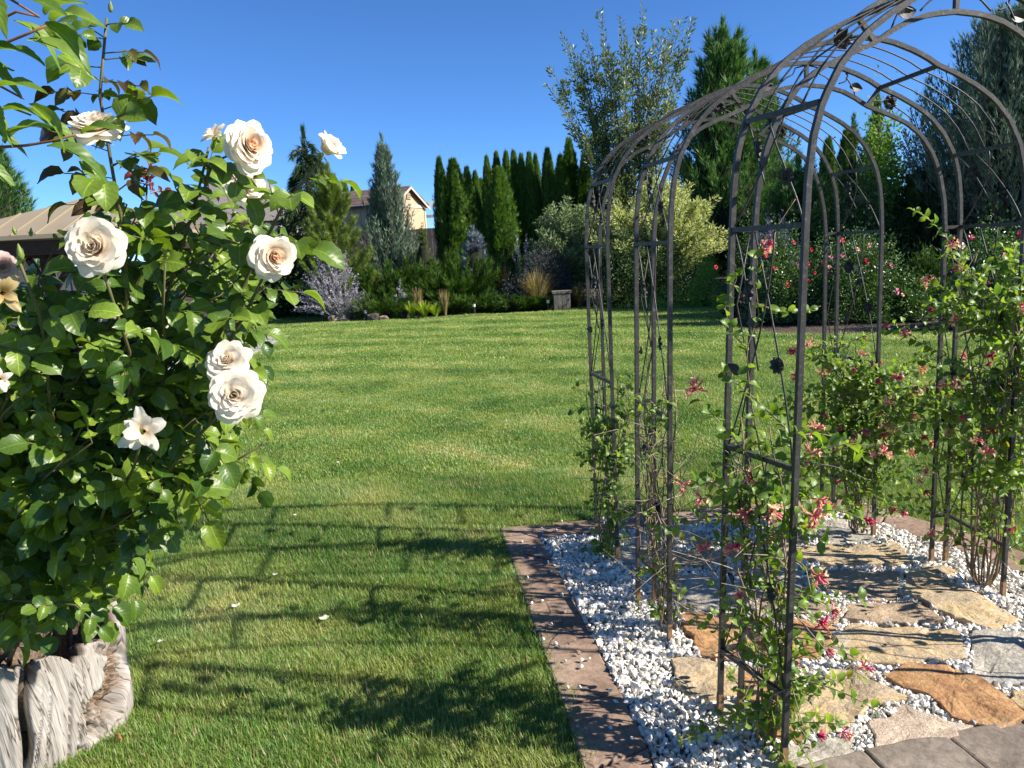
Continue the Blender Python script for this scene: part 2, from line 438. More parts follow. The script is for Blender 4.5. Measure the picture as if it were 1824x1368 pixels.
paver_run(outer[[3, 4, 5, 6, 7]], inner[[3, 4, 5, 6, 7]], 7, pv_m, border, 60)
paver_run(outer[7:], inner[7:], 10, pv_m, border, 80)
walk = tag(empty('paver_walk', (1.2, 2.1, 0)), kind='structure', label='grey concrete paver walk in the lower right corner')
we = np.array([gnd(*p)[:2] for p in [(1250, 1432), (1420, 1372), (1570, 1338), (1690, 1311), (1824, 1289), (1990, 1262), (2200, 1225)]])
wd = unit(np.array([[.22, -1.0]]))[0]
for row in range(3):
    o_ = we + wd * (.235 * row + (.004)); i_ = we + wd * (.235 * (row + 1))
    paver_run(o_, i_, 7, pg_m, walk, 100 + 10 * row, .004, .03)
# soil sheet under the walk so no gravel shows
wpoly = np.array(list(we) + list((we + wd * .72)[::-1]))

# white marble chips
g = np.random.default_rng(11)
def chip(seed):
    gg = np.random.default_rng(seed)
    t = (1 + 5 ** .5) / 2
    V = np.array([[-1, t, 0], [1, t, 0], [-1, -t, 0], [1, -t, 0], [0, -1, t], [0, 1, t], [0, -1, -t], [0, 1, -t], [t, 0, -1], [t, 0, 1], [-t, 0, -1], [-t, 0, 1]], float) / 1.9
    F = np.array([[0, 11, 5], [0, 5, 1], [0, 1, 7], [0, 7, 10], [0, 10, 11], [1, 5, 9], [5, 11, 4], [11, 10, 2], [10, 7, 6], [7, 1, 8], [3, 9, 4], [3, 4, 2], [3, 2, 6], [3, 6, 8], [3, 8, 9], [4, 9, 5], [2, 4, 11], [6, 2, 10], [8, 6, 7], [9, 8, 1]])
    V = V * gg.uniform(.65, 1.25, (12, 1)) * gg.uniform([.8, .6, .45], [1.35, 1.0, .75])
    return V, F
chips = [chip(s) for s in range(9)]
n = 60000
lo, hi = np.array([-.0, 1.6]), np.array([3.05, 4.35])
P = g.uniform(lo, hi, (n, 2))
keep = inside(inner, P[:, 0], P[:, 1]) & ~inside(wpoly, P[:, 0], P[:, 1])
pp = proj(np.c_[P, np.zeros(n)])
keep &= (pp[:, 0] > -60) & (pp[:, 0] < 1960) & (pp[:, 1] < 1480)
onflag = np.zeros(n, bool)
for fp in flag_polys:
    c = fp.mean(0); onflag |= inside(c + (fp - c) * .985, P[:, 0], P[:, 1])
keep &= ~onflag
stray = inside(outer, P[:, 0], P[:, 1]) & ~inside(inner, P[:, 0], P[:, 1]) & (g.random(n) < .012) & (pp[:, 0] < 1960) & (pp[:, 1] < 1480); keep |= stray
P = P[keep]; stray = stray[keep]; n = len(P)
pid = g.integers(0, 9, n); sz = .0075 + .011 * g.random(n) ** 1.6; zz = np.where(stray, .031, g.uniform(.004, .024, n)); sz = np.where(g.random(n) < .05, sz * 1.45, sz); sz = np.where(stray, .009, sz)
q = g.normal(size=(n, 4)); q /= np.linalg.norm(q, axis=1, keepdims=True)
w_, x_, y_, z_ = q.T
Rm = np.stack([1 - 2 * (y_ ** 2 + z_ ** 2), 2 * (x_ * y_ - z_ * w_), 2 * (x_ * z_ + y_ * w_), 2 * (x_ * y_ + z_ * w_), 1 - 2 * (x_ ** 2 + z_ ** 2), 2 * (y_ * z_ - x_ * w_), 2 * (x_ * z_ - y_ * w_), 2 * (y_ * z_ + x_ * w_), 1 - 2 * (x_ ** 2 + y_ ** 2)], -1).reshape(-1, 3, 3)
tv = np.stack([c[0] for c in chips])[pid] * sz[:, None, None]
V = np.einsum('nij,nkj->nki', Rm, tv) + np.c_[P, zz][:, None]
F = np.stack([c[1] for c in chips])[pid] + (np.arange(n) * 12)[:, None, None]
gm, nt, b = new_mat('white marble chips')
a = N(nt, 'ShaderNodeAttribute'); a.attribute_name = 'tint'
nt.links.new(mixc(nt, 1.0, ramp(nt, a.outputs['Fac'], [(0, (.32, .27, .21)), (.10, (.54, .49, .41)), (.35, (.68, .635, .56)), (.7, (.77, .735, .665)), (1, (.82, .785, .715))]), ramp(nt, noise(nt, wpos(nt), 90, 4, .6), [(.3, (.72, .72, .73)), (.55, (1, 1, 1))]), 'MULTIPLY'), b.inputs['Base Color'])
b.inputs['Roughness'].default_value = .6
bump(nt, b, noise(nt, wpos(nt), 160, 3), .4, .004)
tag(link('gravel', mesh('gravel', V.reshape(-1, 3), F.reshape(-1, 3), gm, False, np.repeat(g.random(n), 12))), kind='stuff', label='white crushed marble gravel between the flagstones')

# ------------------------------------------------------------------ grass blades
grass_m, nt, b = new_mat('grass blade')
f = lawn_colour(nt)
oi = N(nt, 'ShaderNodeAttribute'); oi.attribute_name = 'tint'
c1 = ramp(nt, f, [(.28, (.120, .232, .038)), (.46, (.242, .340, .068)), (.60, (.350, .415, .112)), (.76, (.510, .505, .200))])
c1 = mixc(nt, ramp(nt, noise(nt, wpos(nt), 2.6, 4, .6), [(.38, (0, 0, 0)), (.62, (1, 1, 1))]), c1, mixc(nt, 1.0, c1, (.60, .86, .85), 'MULTIPLY'))
c1 = mixc(nt, ramp(nt, noise(nt, wpos(nt), 1.3, 6, .7), [(.60, (0, 0, 0)), (.74, (1, 1, 1))]), c1, (.40, .36, .15))
c2 = mixc(nt, ramp(nt, oi.outputs['Fac'], [(.80, (0, 0, 0)), (.92, (1, 1, 1))]), c1, (.30, .26, .12))
c3 = mixc(nt, 1.0, c2, ramp(nt, oi.outputs['Fac'], [(0, (.55, .6, .5)), (.7, (1.15, 1.1, 1.1))]), 'MULTIPLY')
nt.links.new(c3, b.inputs['Base Color']); b.inputs['Roughness'].default_value = .45; b.inputs['Specular IOR Level'].default_value = .35
t = N(nt, 'ShaderNodeBsdfTranslucent'); nt.links.new(mixc(nt, 1.0, c3, (1.3, 1.35, .6), 'MULTIPLY'), t.inputs[0])
x = N(nt, 'ShaderNodeMixShader'); x.inputs[0].default_value = .3; nt.links.new(b.outputs[0], x.inputs[1]); nt.links.new(t.outputs[0], x.inputs[2]); nt.links.new(x.outputs[0], nt.nodes['Material Output'].inputs[0])
def grass_clump(k, rad, ln, wd, seed):
    gg = np.random.default_rng(seed)
    a = gg.uniform(0, 2 * math.pi, k); r = rad * np.sqrt(gg.random(k)); P = np.c_[r * np.cos(a), r * np.sin(a), np.full(k, -.004)]
    h = gg.uniform(0, 2 * math.pi, k); lean = gg.uniform(.1, .75, k); L = ln * gg.uniform(.55, 1.15, k)
    D = np.c_[np.cos(h) * lean, np.sin(h) * lean, np.ones(k)]; D = unit(D); S = np.c_[-np.sin(h), np.cos(h), np.zeros(k)]
    D2 = unit(D + np.c_[np.cos(h), np.sin(h), -.4 * np.ones(k)] * .55 * lean[:, None])
    m_ = P + D * (L * .5)[:, None]; e = m_ + D2 * (L * .5)[:, None]
    W = (wd * gg.uniform(.7, 1.3, k))[:, None]
    V = np.stack([P - S * W, P + S * W, m_ + S * W * .8, m_ - S * W * .8, e], 1).reshape(-1, 3)
    i = np.arange(k)[:, None] * 5
    return mesh('blades', V, [i + np.array([0, 1, 2, 3]), i + np.array([3, 2, 4])], grass_m, True, np.repeat(gg.random(k), 5))
def scatter(name, pts, variants, smin, smax, label):
    """one object: many blade clumps on points"""
    grp = bpy.data.node_groups.new(name, 'GeometryNodeTree')
    grp.interface.new_socket('Geometry', in_out='INPUT', socket_type='NodeSocketGeometry')
    grp.interface.new_socket('Geometry', in_out='OUTPUT', socket_type='NodeSocketGeometry')
    gi = grp.nodes.new('NodeGroupInput'); go = grp.nodes.new('NodeGroupOutput')
    col = bpy.data.collections.new(name + '_blades')
    for q in variants: col.objects.link(bpy.data.objects.new('blade_clump', q))
    ci = grp.nodes.new('GeometryNodeCollectionInfo'); ci.inputs[0].default_value = col
    ci.inputs['Separate Children'].default_value = True; ci.inputs['Reset Children'].default_value = True
    ip = grp.nodes.new('GeometryNodeInstanceOnPoints'); ip.inputs['Pick Instance'].default_value = True
    rr = grp.nodes.new('FunctionNodeRandomValue'); rr.data_type = 'FLOAT_VECTOR'; rr.inputs[0].default_value = (-.08, -.08, 0); rr.inputs[1].default_value = (.08, .08, 6.283)
    rs = grp.nodes.new('FunctionNodeRandomValue'); rs.data_type = 'FLOAT'; rs.inputs[2].default_value = smin; rs.inputs[3].default_value = smax
    L = grp.links
    L.new(gi.outputs[0], ip.inputs['Points']); L.new(ci.outputs[0], ip.inputs['Instance'])
    L.new(rr.outputs[0], ip.inputs['Rotation']); L.new(rs.outputs[1], ip.inputs['Scale']); L.new(ip.outputs[0], go.inputs[0])
    me = bpy.data.meshes.new(name); me.vertices.add(len(pts)); me.vertices.foreach_set('co', np.asarray(pts, np.float32).ravel()); me.update()
    me.materials.append(grass_m)
    o = link(name, me); md = o.modifiers.new('scatter', 'NODES'); md.node_group = grp
    return tag(o, label, None, None, 'stuff')
def lawn_points(n, lo, hi, g, ymin, ymax):
    P = g.uniform(lo, hi, (n, 2))
    k = inside(lawn_pts, P[:, 0], P[:, 1]) & ~inside(blade_block, P[:, 0], P[:, 1]) & ~inside(wpoly, P[:, 0], P[:, 1]) & (P[:, 1] >= ymin) & (P[:, 1] < ymax)
    pp = proj(np.c_[P, np.zeros(n)]); k &= (pp[:, 0] > -120) & (pp[:, 0] < 1950) & (pp[:, 1] < 1460)
    k &= np.hypot(P[:, 0] + 1.87, P[:, 1] - 2.52) > .36
    return np.c_[P[k], np.zeros(k.sum())]
gg = np.random.default_rng(5)
scatter('near_grass', lawn_points(42000, (-3.6, 1.9), (4, 5.4), gg, 1.9, 5.4), [grass_clump(60, .075, .026 + .005 * s, .0013, s) for s in range(6)], .7, 1.2, 'short mown grass blades of the near lawn')
scatter('middle_grass', lawn_points(38000, (-7.5, 5.4), (8, 11), gg, 5.4, 11), [grass_clump(54, .12, .030, .0022, s + 20) for s in range(6)], .7, 1.2, 'short mown grass blades of the middle lawn')
scatter('far_grass', lawn_points(36000, (-12, 11), (14, 26), gg, 11, 26), [grass_clump(50, .24, .030, .0045, s + 40) for s in range(6)], .7, 1.15, 'short mown grass blades of the far lawn')

# fallen leaves and petals caught in the gravel and grass edge
gl = np.random.default_rng(77); nl = 170
LP = np.c_[gl.uniform(.0, 2.5, nl), gl.uniform(2.1, 4.4, nl), gl.uniform(.03, .045, nl)]
LP = LP[inside(outer, LP[:, 0], LP[:, 1])]; nl = len(LP)
ld = gl.normal(size=(nl, 3)) * [1, 1, .25]; lsd = gl.normal(size=(nl, 3)) * [1, 1, .3]
lV, lF, lT = cards(LP, ld, lsd, gl.uniform(.012, .028, nl), gl.uniform(.008, .016, nl), T_DIAM)
lit_m = fmat('dry litter', [(0, (.10, .06, .035)), (.5, (.24, .15, .08)), (.75, (.36, .25, .12)), (.88, (.60, .20, .22)), (1, (.30, .34, .08))], .8, .15, .2, (1, 1, 1))
tag(link('leaf_litter', mesh('leaf_litter', lV, lF, lit_m, False, lT)), kind='stuff', label='dry leaves and petals scattered on the gravel')
# ------------------------------------------------------------------ the three iron arches
iron_m, nt, b = new_mat('weathered dark iron')
w = wpos(nt)
nt.links.new(mixc(nt, ramp(nt, noise(nt, w, 60, 5, .7), [(.52, (0, 0, 0)), (.72, (1, 1, 1))]),
    ramp(nt, noise(nt, w, 9, 3), [(.3, (.030, .027, .025)), (.7, (.058, .053, .048))]), (.125, .115, .105)), b.inputs['Base Color'])
b.inputs['Roughness'].default_value = .52; b.inputs['Specular IOR Level'].default_value = .4; b.inputs['Metallic'].default_value = .15
bump(nt, b, noise(nt, w, 120, 3), .25, .002)
rust_m = pmat('rusty post foot', [(.3, (.16, .09, .04)), (.7, (.30, .18, .09))], 40, .8, .4, .003, world_space=True)
# half profile of an arch: (share of the half span from the spring towards the middle, height)
OUT = [(0, 1.60), (.008, 1.72), (.025, 1.82), (.06, 1.91), (.13, 2.00), (.22, 2.072), (.32, 2.122), (.44, 2.168), (.54, 2.198), (.55, 2.200), (.62, 2.232), (.70, 2.258), (.80, 2.284), (.90, 2.300), (1, 2.305)]
INN = [(.10, 1.60), (.115, 1.72), (.15, 1.83), (.20, 1.92), (.28, 2.00), (.38, 2.055), (.50, 2.092), (.62, 2.125), (.63, 2.127), (.70, 2.160), (.78, 2.188), (.88, 2.208), (1, 2.216)]
def flower_mesh():
    m = MB(); k = 48; a = np.arange(k) / k * 2 * math.pi
    r = .034 * (1 - .16 * np.abs(np.cos(4 * a)) ** 3)
    V = np.concatenate([np.c_[r * np.cos(a), r * np.sin(a), .004 * np.cos(8 * a)], np.c_[.55 * r * np.cos(a), .55 * r * np.sin(a), -.006 + .003 * np.cos(16 * a)], np.c_[.25 * r * np.cos(a), .25 * r * np.sin(a), np.full(k, .003)]])
    j = np.arange(k); j2 = (j + 1) % k
    m.add(V, np.concatenate([np.stack([i * k + j, i * k + j2, (i + 1) * k + j2, (i + 1) * k + j], 1) for i in (0, 1)]))
    m.add(V - [0, 0, .0022], np.concatenate([np.stack([i * k + j, (i + 1) * k + j, (i + 1) * k + j2, i * k + j2], 1) for i in (0, 1)]))
    q = np.arange(12) / 12 * 2 * math.pi
    m.add(np.concatenate([np.c_[.010 * np.cos(q), .010 * np.sin(q), np.full(12, -.003)], np.c_[.008 * np.cos(q), .008 * np.sin(q), np.full(12, .007)], [[0, 0, .010]]]),
          [np.stack([np.arange(12), (np.arange(12) + 1) % 12, 12 + (np.arange(12) + 1) % 12, 12 + np.arange(12)], 1), np.stack([12 + np.arange(12), 12 + (np.arange(12) + 1) % 12, np.full(12, 24)], 1)])
    return m.mesh('flower_ornament', iron_m)
def iron_leaf_mesh():
    m = MB(); k = 9; v = np.linspace(0, 1, k); wd = .016 * np.sin(math.pi * np.clip(v, 0, 1) ** .8) + .0015
    for sgn in (0, -.0022):
        V = np.concatenate([np.c_[v * .055, wd, .004 * np.abs(np.sin(v * 22)) + sgn], np.c_[v * .055, 0 * v, -.003 + 0 * v + sgn], np.c_[v * .055, -wd, .004 * np.abs(np.sin(v * 22)) + sgn]])
        i = np.arange(k - 1); F = np.concatenate([np.stack([r_ * k + i, r_ * k + i + 1, (r_ + 1) * k + i + 1, (r_ + 1) * k + i], 1) for r_ in (0, 1)])
        m.add(V, F if sgn == 0 else F[:, ::-1])
    return m.mesh('leaf_ornament', iron_m)
FLOWER_ME, ILEAF_ME = flower_mesh(), iron_leaf_mesh()
def frame_at(p, n, up=(0, 0, 1), s=1.0):
    n = unit(n); x = unit(np.cross(up, n)); y = np.cross(n, x)
    m = np.eye(4); m[:3, 0], m[:3, 1], m[:3, 2], m[:3, 3] = x * s, y * s, n * s, p
    return m
def bez(p0, p1, p2, k=14):
    t = np.linspace(0, 1, k)[:, None]
    return (1 - t) ** 2 * np.asarray(p0) + 2 * t * (1 - t) * np.asarray(p1) + t ** 2 * np.asarray(p2)
def garden_arch(label, Lf, Rf, Ln, Rn, zs=1.0, g=None, lean=(0, 0, 0, 0)):
    """far frame Lf-Rf carries a second, inner arc; near frame Ln-Rn is joined to it by bars and rods"""
    g = g or random.Random(3)
    Lf, Rf, Ln, Rn = [np.array([*p, 0.]) for p in (Lf, Rf, Ln, Rn)]
    top = {}
    root = empty('garden_arch', (Lf + Rf + Ln + Rn) / 4, label, 'garden arch', 'iron arches over the gravel path')
    s = unit(Rf - Lf); nrm = np.cross(s, [0, 0, 1.])
    half = .0079
    def arc_pts(L, Rr, prof):
        out = []
        for f, z in prof: out.append(L + (Rr - L) * f / 2 + [0, 0, z * zs])
        for f, z in prof[::-1][1:]: out.append(Rr + (L - Rr) * f / 2 + [0, 0, z * zs])
        return np.array(out)
    def up_(p, z, dx): return p + s * dx + np.array([0, 0, z])
    ins = .10 * np.linalg.norm(Rf - Lf) / 2
    legs = [('L', Lf, Ln, s, lean[0]), ('R', Rf, Rn, -s, lean[1])]
    for nm, F_, N_, inn, dx in legs:
        for P in (F_, N_, F_ + inn * ins):
            base = P - s * dx + np.array([0, 0, -.05]); t_ = P + np.array([0, 0, 1.6 * zs])
            po = MB().tube([base, t_], half, 4, n=s).build('post', iron_m, root)
            ft = MB().tube([base, base + (t_ - base) * .085], half + .0012, 4, n=s).mesh('foot', rust_m)
            fo = link('foot', ft, root); fo.name = 'post_foot'
        d = unit(N_ - F_)
        for z, sh in ((.25, .85), (.935, .4), (1.6, 0)):
            o_ = -s * dx * (1 - z / 1.6)
            MB().tube([F_ + o_ + d * half + [0, 0, z * zs], N_ + o_ - d * half + [0, 0, z * zs]], half * .92, 4, n=(0, 0, 1.)).build('crossbar', iron_m, root)
            MB().tube([F_ + o_ + inn * half + [0, 0, z * zs], F_ + o_ + inn * (ins - half) + [0, 0, z * zs]], half * .92, 4, n=(0, 0, 1.)).build('crossbar', iron_m, root)
        # curved rods, flowers and leaves in the side panel, three tiers
        wv = N_ - F_
        def side(u, z):
            o_ = -s * dx * max(0, 1 - z / 1.6)
            bend = inn * 0
            if z > 1.6:
                zz = [q[1] for q in OUT[:6]]; ff = [q[0] for q in OUT[:6]]
                bend = inn * np.interp(z, zz, ff) * np.linalg.norm(Rf - Lf) / 2
            return F_ + wv * u + o_ + bend + np.array([0, 0, z * zs])
        for z0, z1 in ((.26, .925), (.945, 1.59), (1.61, 1.90)):
            h = z1 - z0
            ra = np.array([side(.04 + .55 * math.sin(t * 1.45) ** 1.0 * 1.05 * (1 if z0 < 1.6 else .9), z0 + h * t) for t in np.linspace(0, 1, 12)])
            rb = np.array([side(.96 - .62 * t ** 1.25, z0 + h * t) for t in np.linspace(0, 1, 12)])
            rc = np.array([side(.05 + .40 * t ** .8, z0 + h * (1 - .62 * t)) for t in np.linspace(0, 1, 9)])
            for q in (ra, rb, rc):
                MB().tube(q, .0029, 5).build('curved_rod', iron_m, root, True)
            fl = side(.24 + g.uniform(-.05, .1), z0 + h * .74)
            link('flower_ornament', FLOWER_ME, root, Matrix(frame_at(fl, -inn * (1 if nm == 'L' else -1) + nrm * g.uniform(-.3, .3), s=g.uniform(.9, 1.15))))
            fl = side(.70 + g.uniform(-.05, .05), z0 + h * .42)
            link('flower_ornament', FLOWER_ME, root, Matrix(frame_at(fl, inn + nrm * g.uniform(-.4, .4), s=g.uniform(.7, .95))))
            for u, zf in ((.45, .6), (.18, .35)):
                link('leaf_ornament', ILEAF_ME, root, Matrix(frame_at(side(u, z0 + h * zf), inn + nrm * g.uniform(-.5, .5), (g.uniform(-.6, .6), g.uniform(-.6, .6), 1))))
        # thin wire in the narrow panel beside the inner post
        for z0, z1 in ((.26, .925), (.945, 1.59)):
            q = [F_ + inn * ins * (.2 + .6 * (k % 2)) + [0, 0, (z0 + (z1 - z0) * k / 3) * zs] for k in range(4)]
            MB().tube(q, .0026, 5).build('curved_rod', iron_m, root, True)
            link('flower_ornament', FLOWER_ME, root, Matrix(frame_at(F_ + inn * ins * .5 + [0, 0, (z0 + .7 * (z1 - z0)) * zs], nrm, s=.6)))
    def smooth(P):
        return lerp_path(P, np.linspace(0, 1, 61))
    MB().tube(smooth(arc_pts(Lf, Rf, OUT)), half, 4, n=nrm).build('outer_arc', iron_m, root)
    MB().tube(smooth(arc_pts(Ln, Rn, OUT)), half, 4, n=nrm).build('outer_arc', iron_m, root)
    inner_p = arc_pts(Lf, Rf, INN)
    MB().tube(smooth(inner_p), half * .95, 4, n=nrm).build('inner_arc', iron_m, root)
    aF, aN = arc_pts(Lf, Rf, OUT), arc_pts(Ln, Rn, OUT)
    n_ = len(aF); ki = 9; li = 3
    for idx in (li, ki, n_ - 1 - ki, n_ - 1 - li):
        d = unit(aN[idx] - aF[idx])
        MB().tube([aF[idx] + d * half, aN[idx] - d * half], half * .9, 4, n=(0, 0, 1.)).build('crossbar', iron_m, root)
    for q in (.25, .5, .75):
        mid = aF + (aN - aF) * q
        MB().tube(lerp_path(mid[li:n_ - li] + [0, 0, .004], np.linspace(0, 1, 44)), .0032, 5).build('roof_rod', iron_m, root, True)
    # struts and ornament between the two arcs of the far frame
    m_ = len(inner_p); kin = 8
    for a_, b_ in ((inner_p[kin], aF[ki]), (inner_p[m_ - 1 - kin], aF[n_ - 1 - ki]), (inner_p[m_ // 2], aF[n_ // 2])):
        d = unit(b_ - a_); MB().tube([a_ + d * half, b_ - d * half], half * .9, 4, n=nrm).build('strut', iron_m, root)
    c = inner_p[m_ // 2]; t_ = aF[n_ // 2]
    for sg in (-1, 1):
        e = s * sg
        q = np.array([t_ + e * .012 - [0, 0, .012], t_ + e * .05 - [0, 0, .02], t_ + e * .06 - [0, 0, .045], t_ + e * .09 - [0, 0, .058], c + e * .125 + [0, 0, .002]])
        MB().tube(lerp_path(q, np.linspace(0, 1, 16)), .003, 5).build('scroll', iron_m, root, True)
        q = np.array([c + e * .15 + [0, 0, .004], c + e * .18 + [0, 0, .012], c + e * .19 + [0, 0, .03], c + e * .185 + [0, 0, .05]])
        MB().tube(lerp_path(q, np.linspace(0, 1, 12)), [.003] * 10 + [.006, .006], 5).build('scroll', iron_m, root, True)
        k_ = inner_p[kin] if sg < 0 else inner_p[m_ - 1 - kin]; ko = aF[ki] if sg < 0 else aF[n_ - 1 - ki]
        MB().tube(bez(k_ - e * .05 + [0, 0, .03], (k_ + ko) / 2 - e * .10 + [0, 0, .05], ko - e * .16 + [0, 0, .045]), .003, 5).build('scroll', iron_m, root, True)
        link('leaf_ornament', ILEAF_ME, root, Matrix(frame_at((k_ + ko) / 2 - e * .11 + [0, 0, .045], nrm, (sg * .2, 0, 1), 1.1)))
        MB().tube(bez(k_ + e * .02 + [0, 0, .02], k_ + e * .10 + [0, 0, .03], k_ + e * .22 - [0, 0, .06]), .003, 5).build('scroll', iron_m, root, True)
        link('flower_ornament', FLOWER_ME, root, Matrix(frame_at(k_ + e * .11 + [0, 0, .012], -nrm, s=.95)))
    return root
ARCHES = [
 ('farthest of the three dark iron arches, at the lawn end of the gravel path', (.425, 4.065), (1.80, 4.21), (.49, 3.716), (1.868, 3.862), (.0, -.0)),
 ('middle one of the three dark iron arches over the gravel path', (.545, 3.235), (2.045, 3.50), (.612, 2.885), (2.065, 3.096), (.035, .0)),
 ('nearest dark iron arch, cut off by the top and right of the picture', (.695, 2.383), (2.165, 2.66), (.808, 2.094), (2.25, 2.36), (.055, .0)),
]
for k, (lb, a_, b_, c_, d_, ln) in enumerate(ARCHES):
    garden_arch(lb, a_, b_, c_, d_, 1.0 if k < 2 else 1.017, random.Random(k + 3), (ln[0], ln[1], 0, 0))
# ------------------------------------------------------------------ broad leaves
def leaf_mesh(name, mat, L=1.0, W=.36, nu=5, nv=8, fold=.22, droop=.25, serr=0.0, tipp=1.0, seed=0):
    """leaf lying along +x, face up: folded along the midrib, arched, optionally saw-edged"""
    gg = np.random.default_rng(seed)
    V = []; UV = []
    for j in range(nv):
        v = j / (nv - 1)
        hw = W * (max(0.0, 1 - abs(2 * v ** (.90 if tipp <= 1 else .75) - 1) ** (2.5 if tipp <= 1 else 1.8)) ** (.62 if tipp <= 1 else .85)) + (.012 if v == 0 else .004)
        for i in range(nu):
            u = i / (nu - 1) * 2 - 1
            e = serr * (1 if j % 2 else -1) * abs(u) ** 3 * hw
            y = u * (hw + e); wav = .018 * math.sin(9 * v + seed + 3 * u) * abs(u)
            V.append([v * L * (1 - .04 * abs(u)), y * L, L * (fold * abs(u) ** 1.1 * hw * 1.6 - droop * v * v + .06 * math.sin(math.pi * v) + wav)])
            UV.append([u * .5 + .5, v])
    i = (np.arange(nv - 1)[:, None] * nu + np.arange(nu - 1)).ravel()
    return mesh(name, V, np.stack([i, i + nu, i + nu + 1, i + 1], 1), mat, True, np.full(len(V), gg.random()), UV)
def leaf_mat(name, ca, cb, rough=.32, trans=.3, vein=(1.35, 1.35, 1.2), back=None, per_obj=True):
    m, nt, b = new_mat(name)
    a = N(nt, 'ShaderNodeAttribute'); a.attribute_name = 'tint'
    oi = N(nt, 'ShaderNodeObjectInfo')
    sm = N(nt, 'ShaderNodeMath', operation='ADD'); nt.links.new(a.outputs['Fac'], sm.inputs[0]); nt.links.new(oi.outputs['Random'], sm.inputs[1])
    fr = N(nt, 'ShaderNodeMath', operation='FRACT'); nt.links.new(sm.outputs[0], fr.inputs[0])
    c = ramp(nt, fr.outputs[0], [(0, ca), (.55, tuple((p + q) / 2 for p, q in zip(ca, cb))), (1, cb)])
    uv = N(nt, 'ShaderNodeUVMap'); sp = N(nt, 'ShaderNodeSeparateXYZ'); nt.links.new(uv.outputs[0], sp.inputs[0])
    d = N(nt, 'ShaderNodeMath', operation='SUBTRACT'); nt.links.new(sp.outputs[0], d.inputs[0]); d.inputs[1].default_value = .5
    ab = N(nt, 'ShaderNodeMath', operation='ABSOLUTE'); nt.links.new(d.outputs[0], ab.inputs[0])
    # side veins: v - 0.5|u| repeated
    sv = N(nt, 'ShaderNodeMath', operation='MULTIPLY_ADD'); nt.links.new(ab.outputs[0], sv.inputs[0]); sv.inputs[1].default_value = -.55; nt.links.new(sp.outputs[1], sv.inputs[2])
    ml = N(nt, 'ShaderNodeMath', operation='MULTIPLY'); nt.links.new(sv.outputs[0], ml.inputs[0]); ml.inputs[1].default_value = 44.0
    si = N(nt, 'ShaderNodeMath', operation='SINE'); nt.links.new(ml.outputs[0], si.inputs[0])
    mid = ramp(nt, ab.outputs[0], [(.012, (1, 1, 1)), (.035, (0, 0, 0))])
    c = mixc(nt, mid, c, mixc(nt, 1.0, c, tuple(v * 1.3 for v in vein), 'MULTIPLY'))
    c = mixc(nt, 1.0, c, ramp(nt, noise(nt, wpos(nt), 70, 3), [(.3, (.8, .82, .8)), (.7, (1.12, 1.1, 1.05))]), 'MULTIPLY')
    nt.links.new(c, b.inputs['Base Color']); b.inputs['Roughness'].default_value = rough; b.inputs['Specular IOR Level'].default_value = .45
    bump(nt, b, si.outputs[0], .09, .002)
    t = N(nt, 'ShaderNodeBsdfTranslucent'); nt.links.new(mixc(nt, 1.0, c, (1.7, 1.7, .5), 'MULTIPLY'), t.inputs[0])
    x = N(nt, 'ShaderNodeMixShader'); x.inputs[0].default_value = trans
    nt.links.new(b.outputs[0], x.inputs[1]); nt.links.new(t.outputs[0], x.inputs[2]); nt.links.new(x.outputs[0], nt.nodes['Material Output'].inputs[0])
    return m
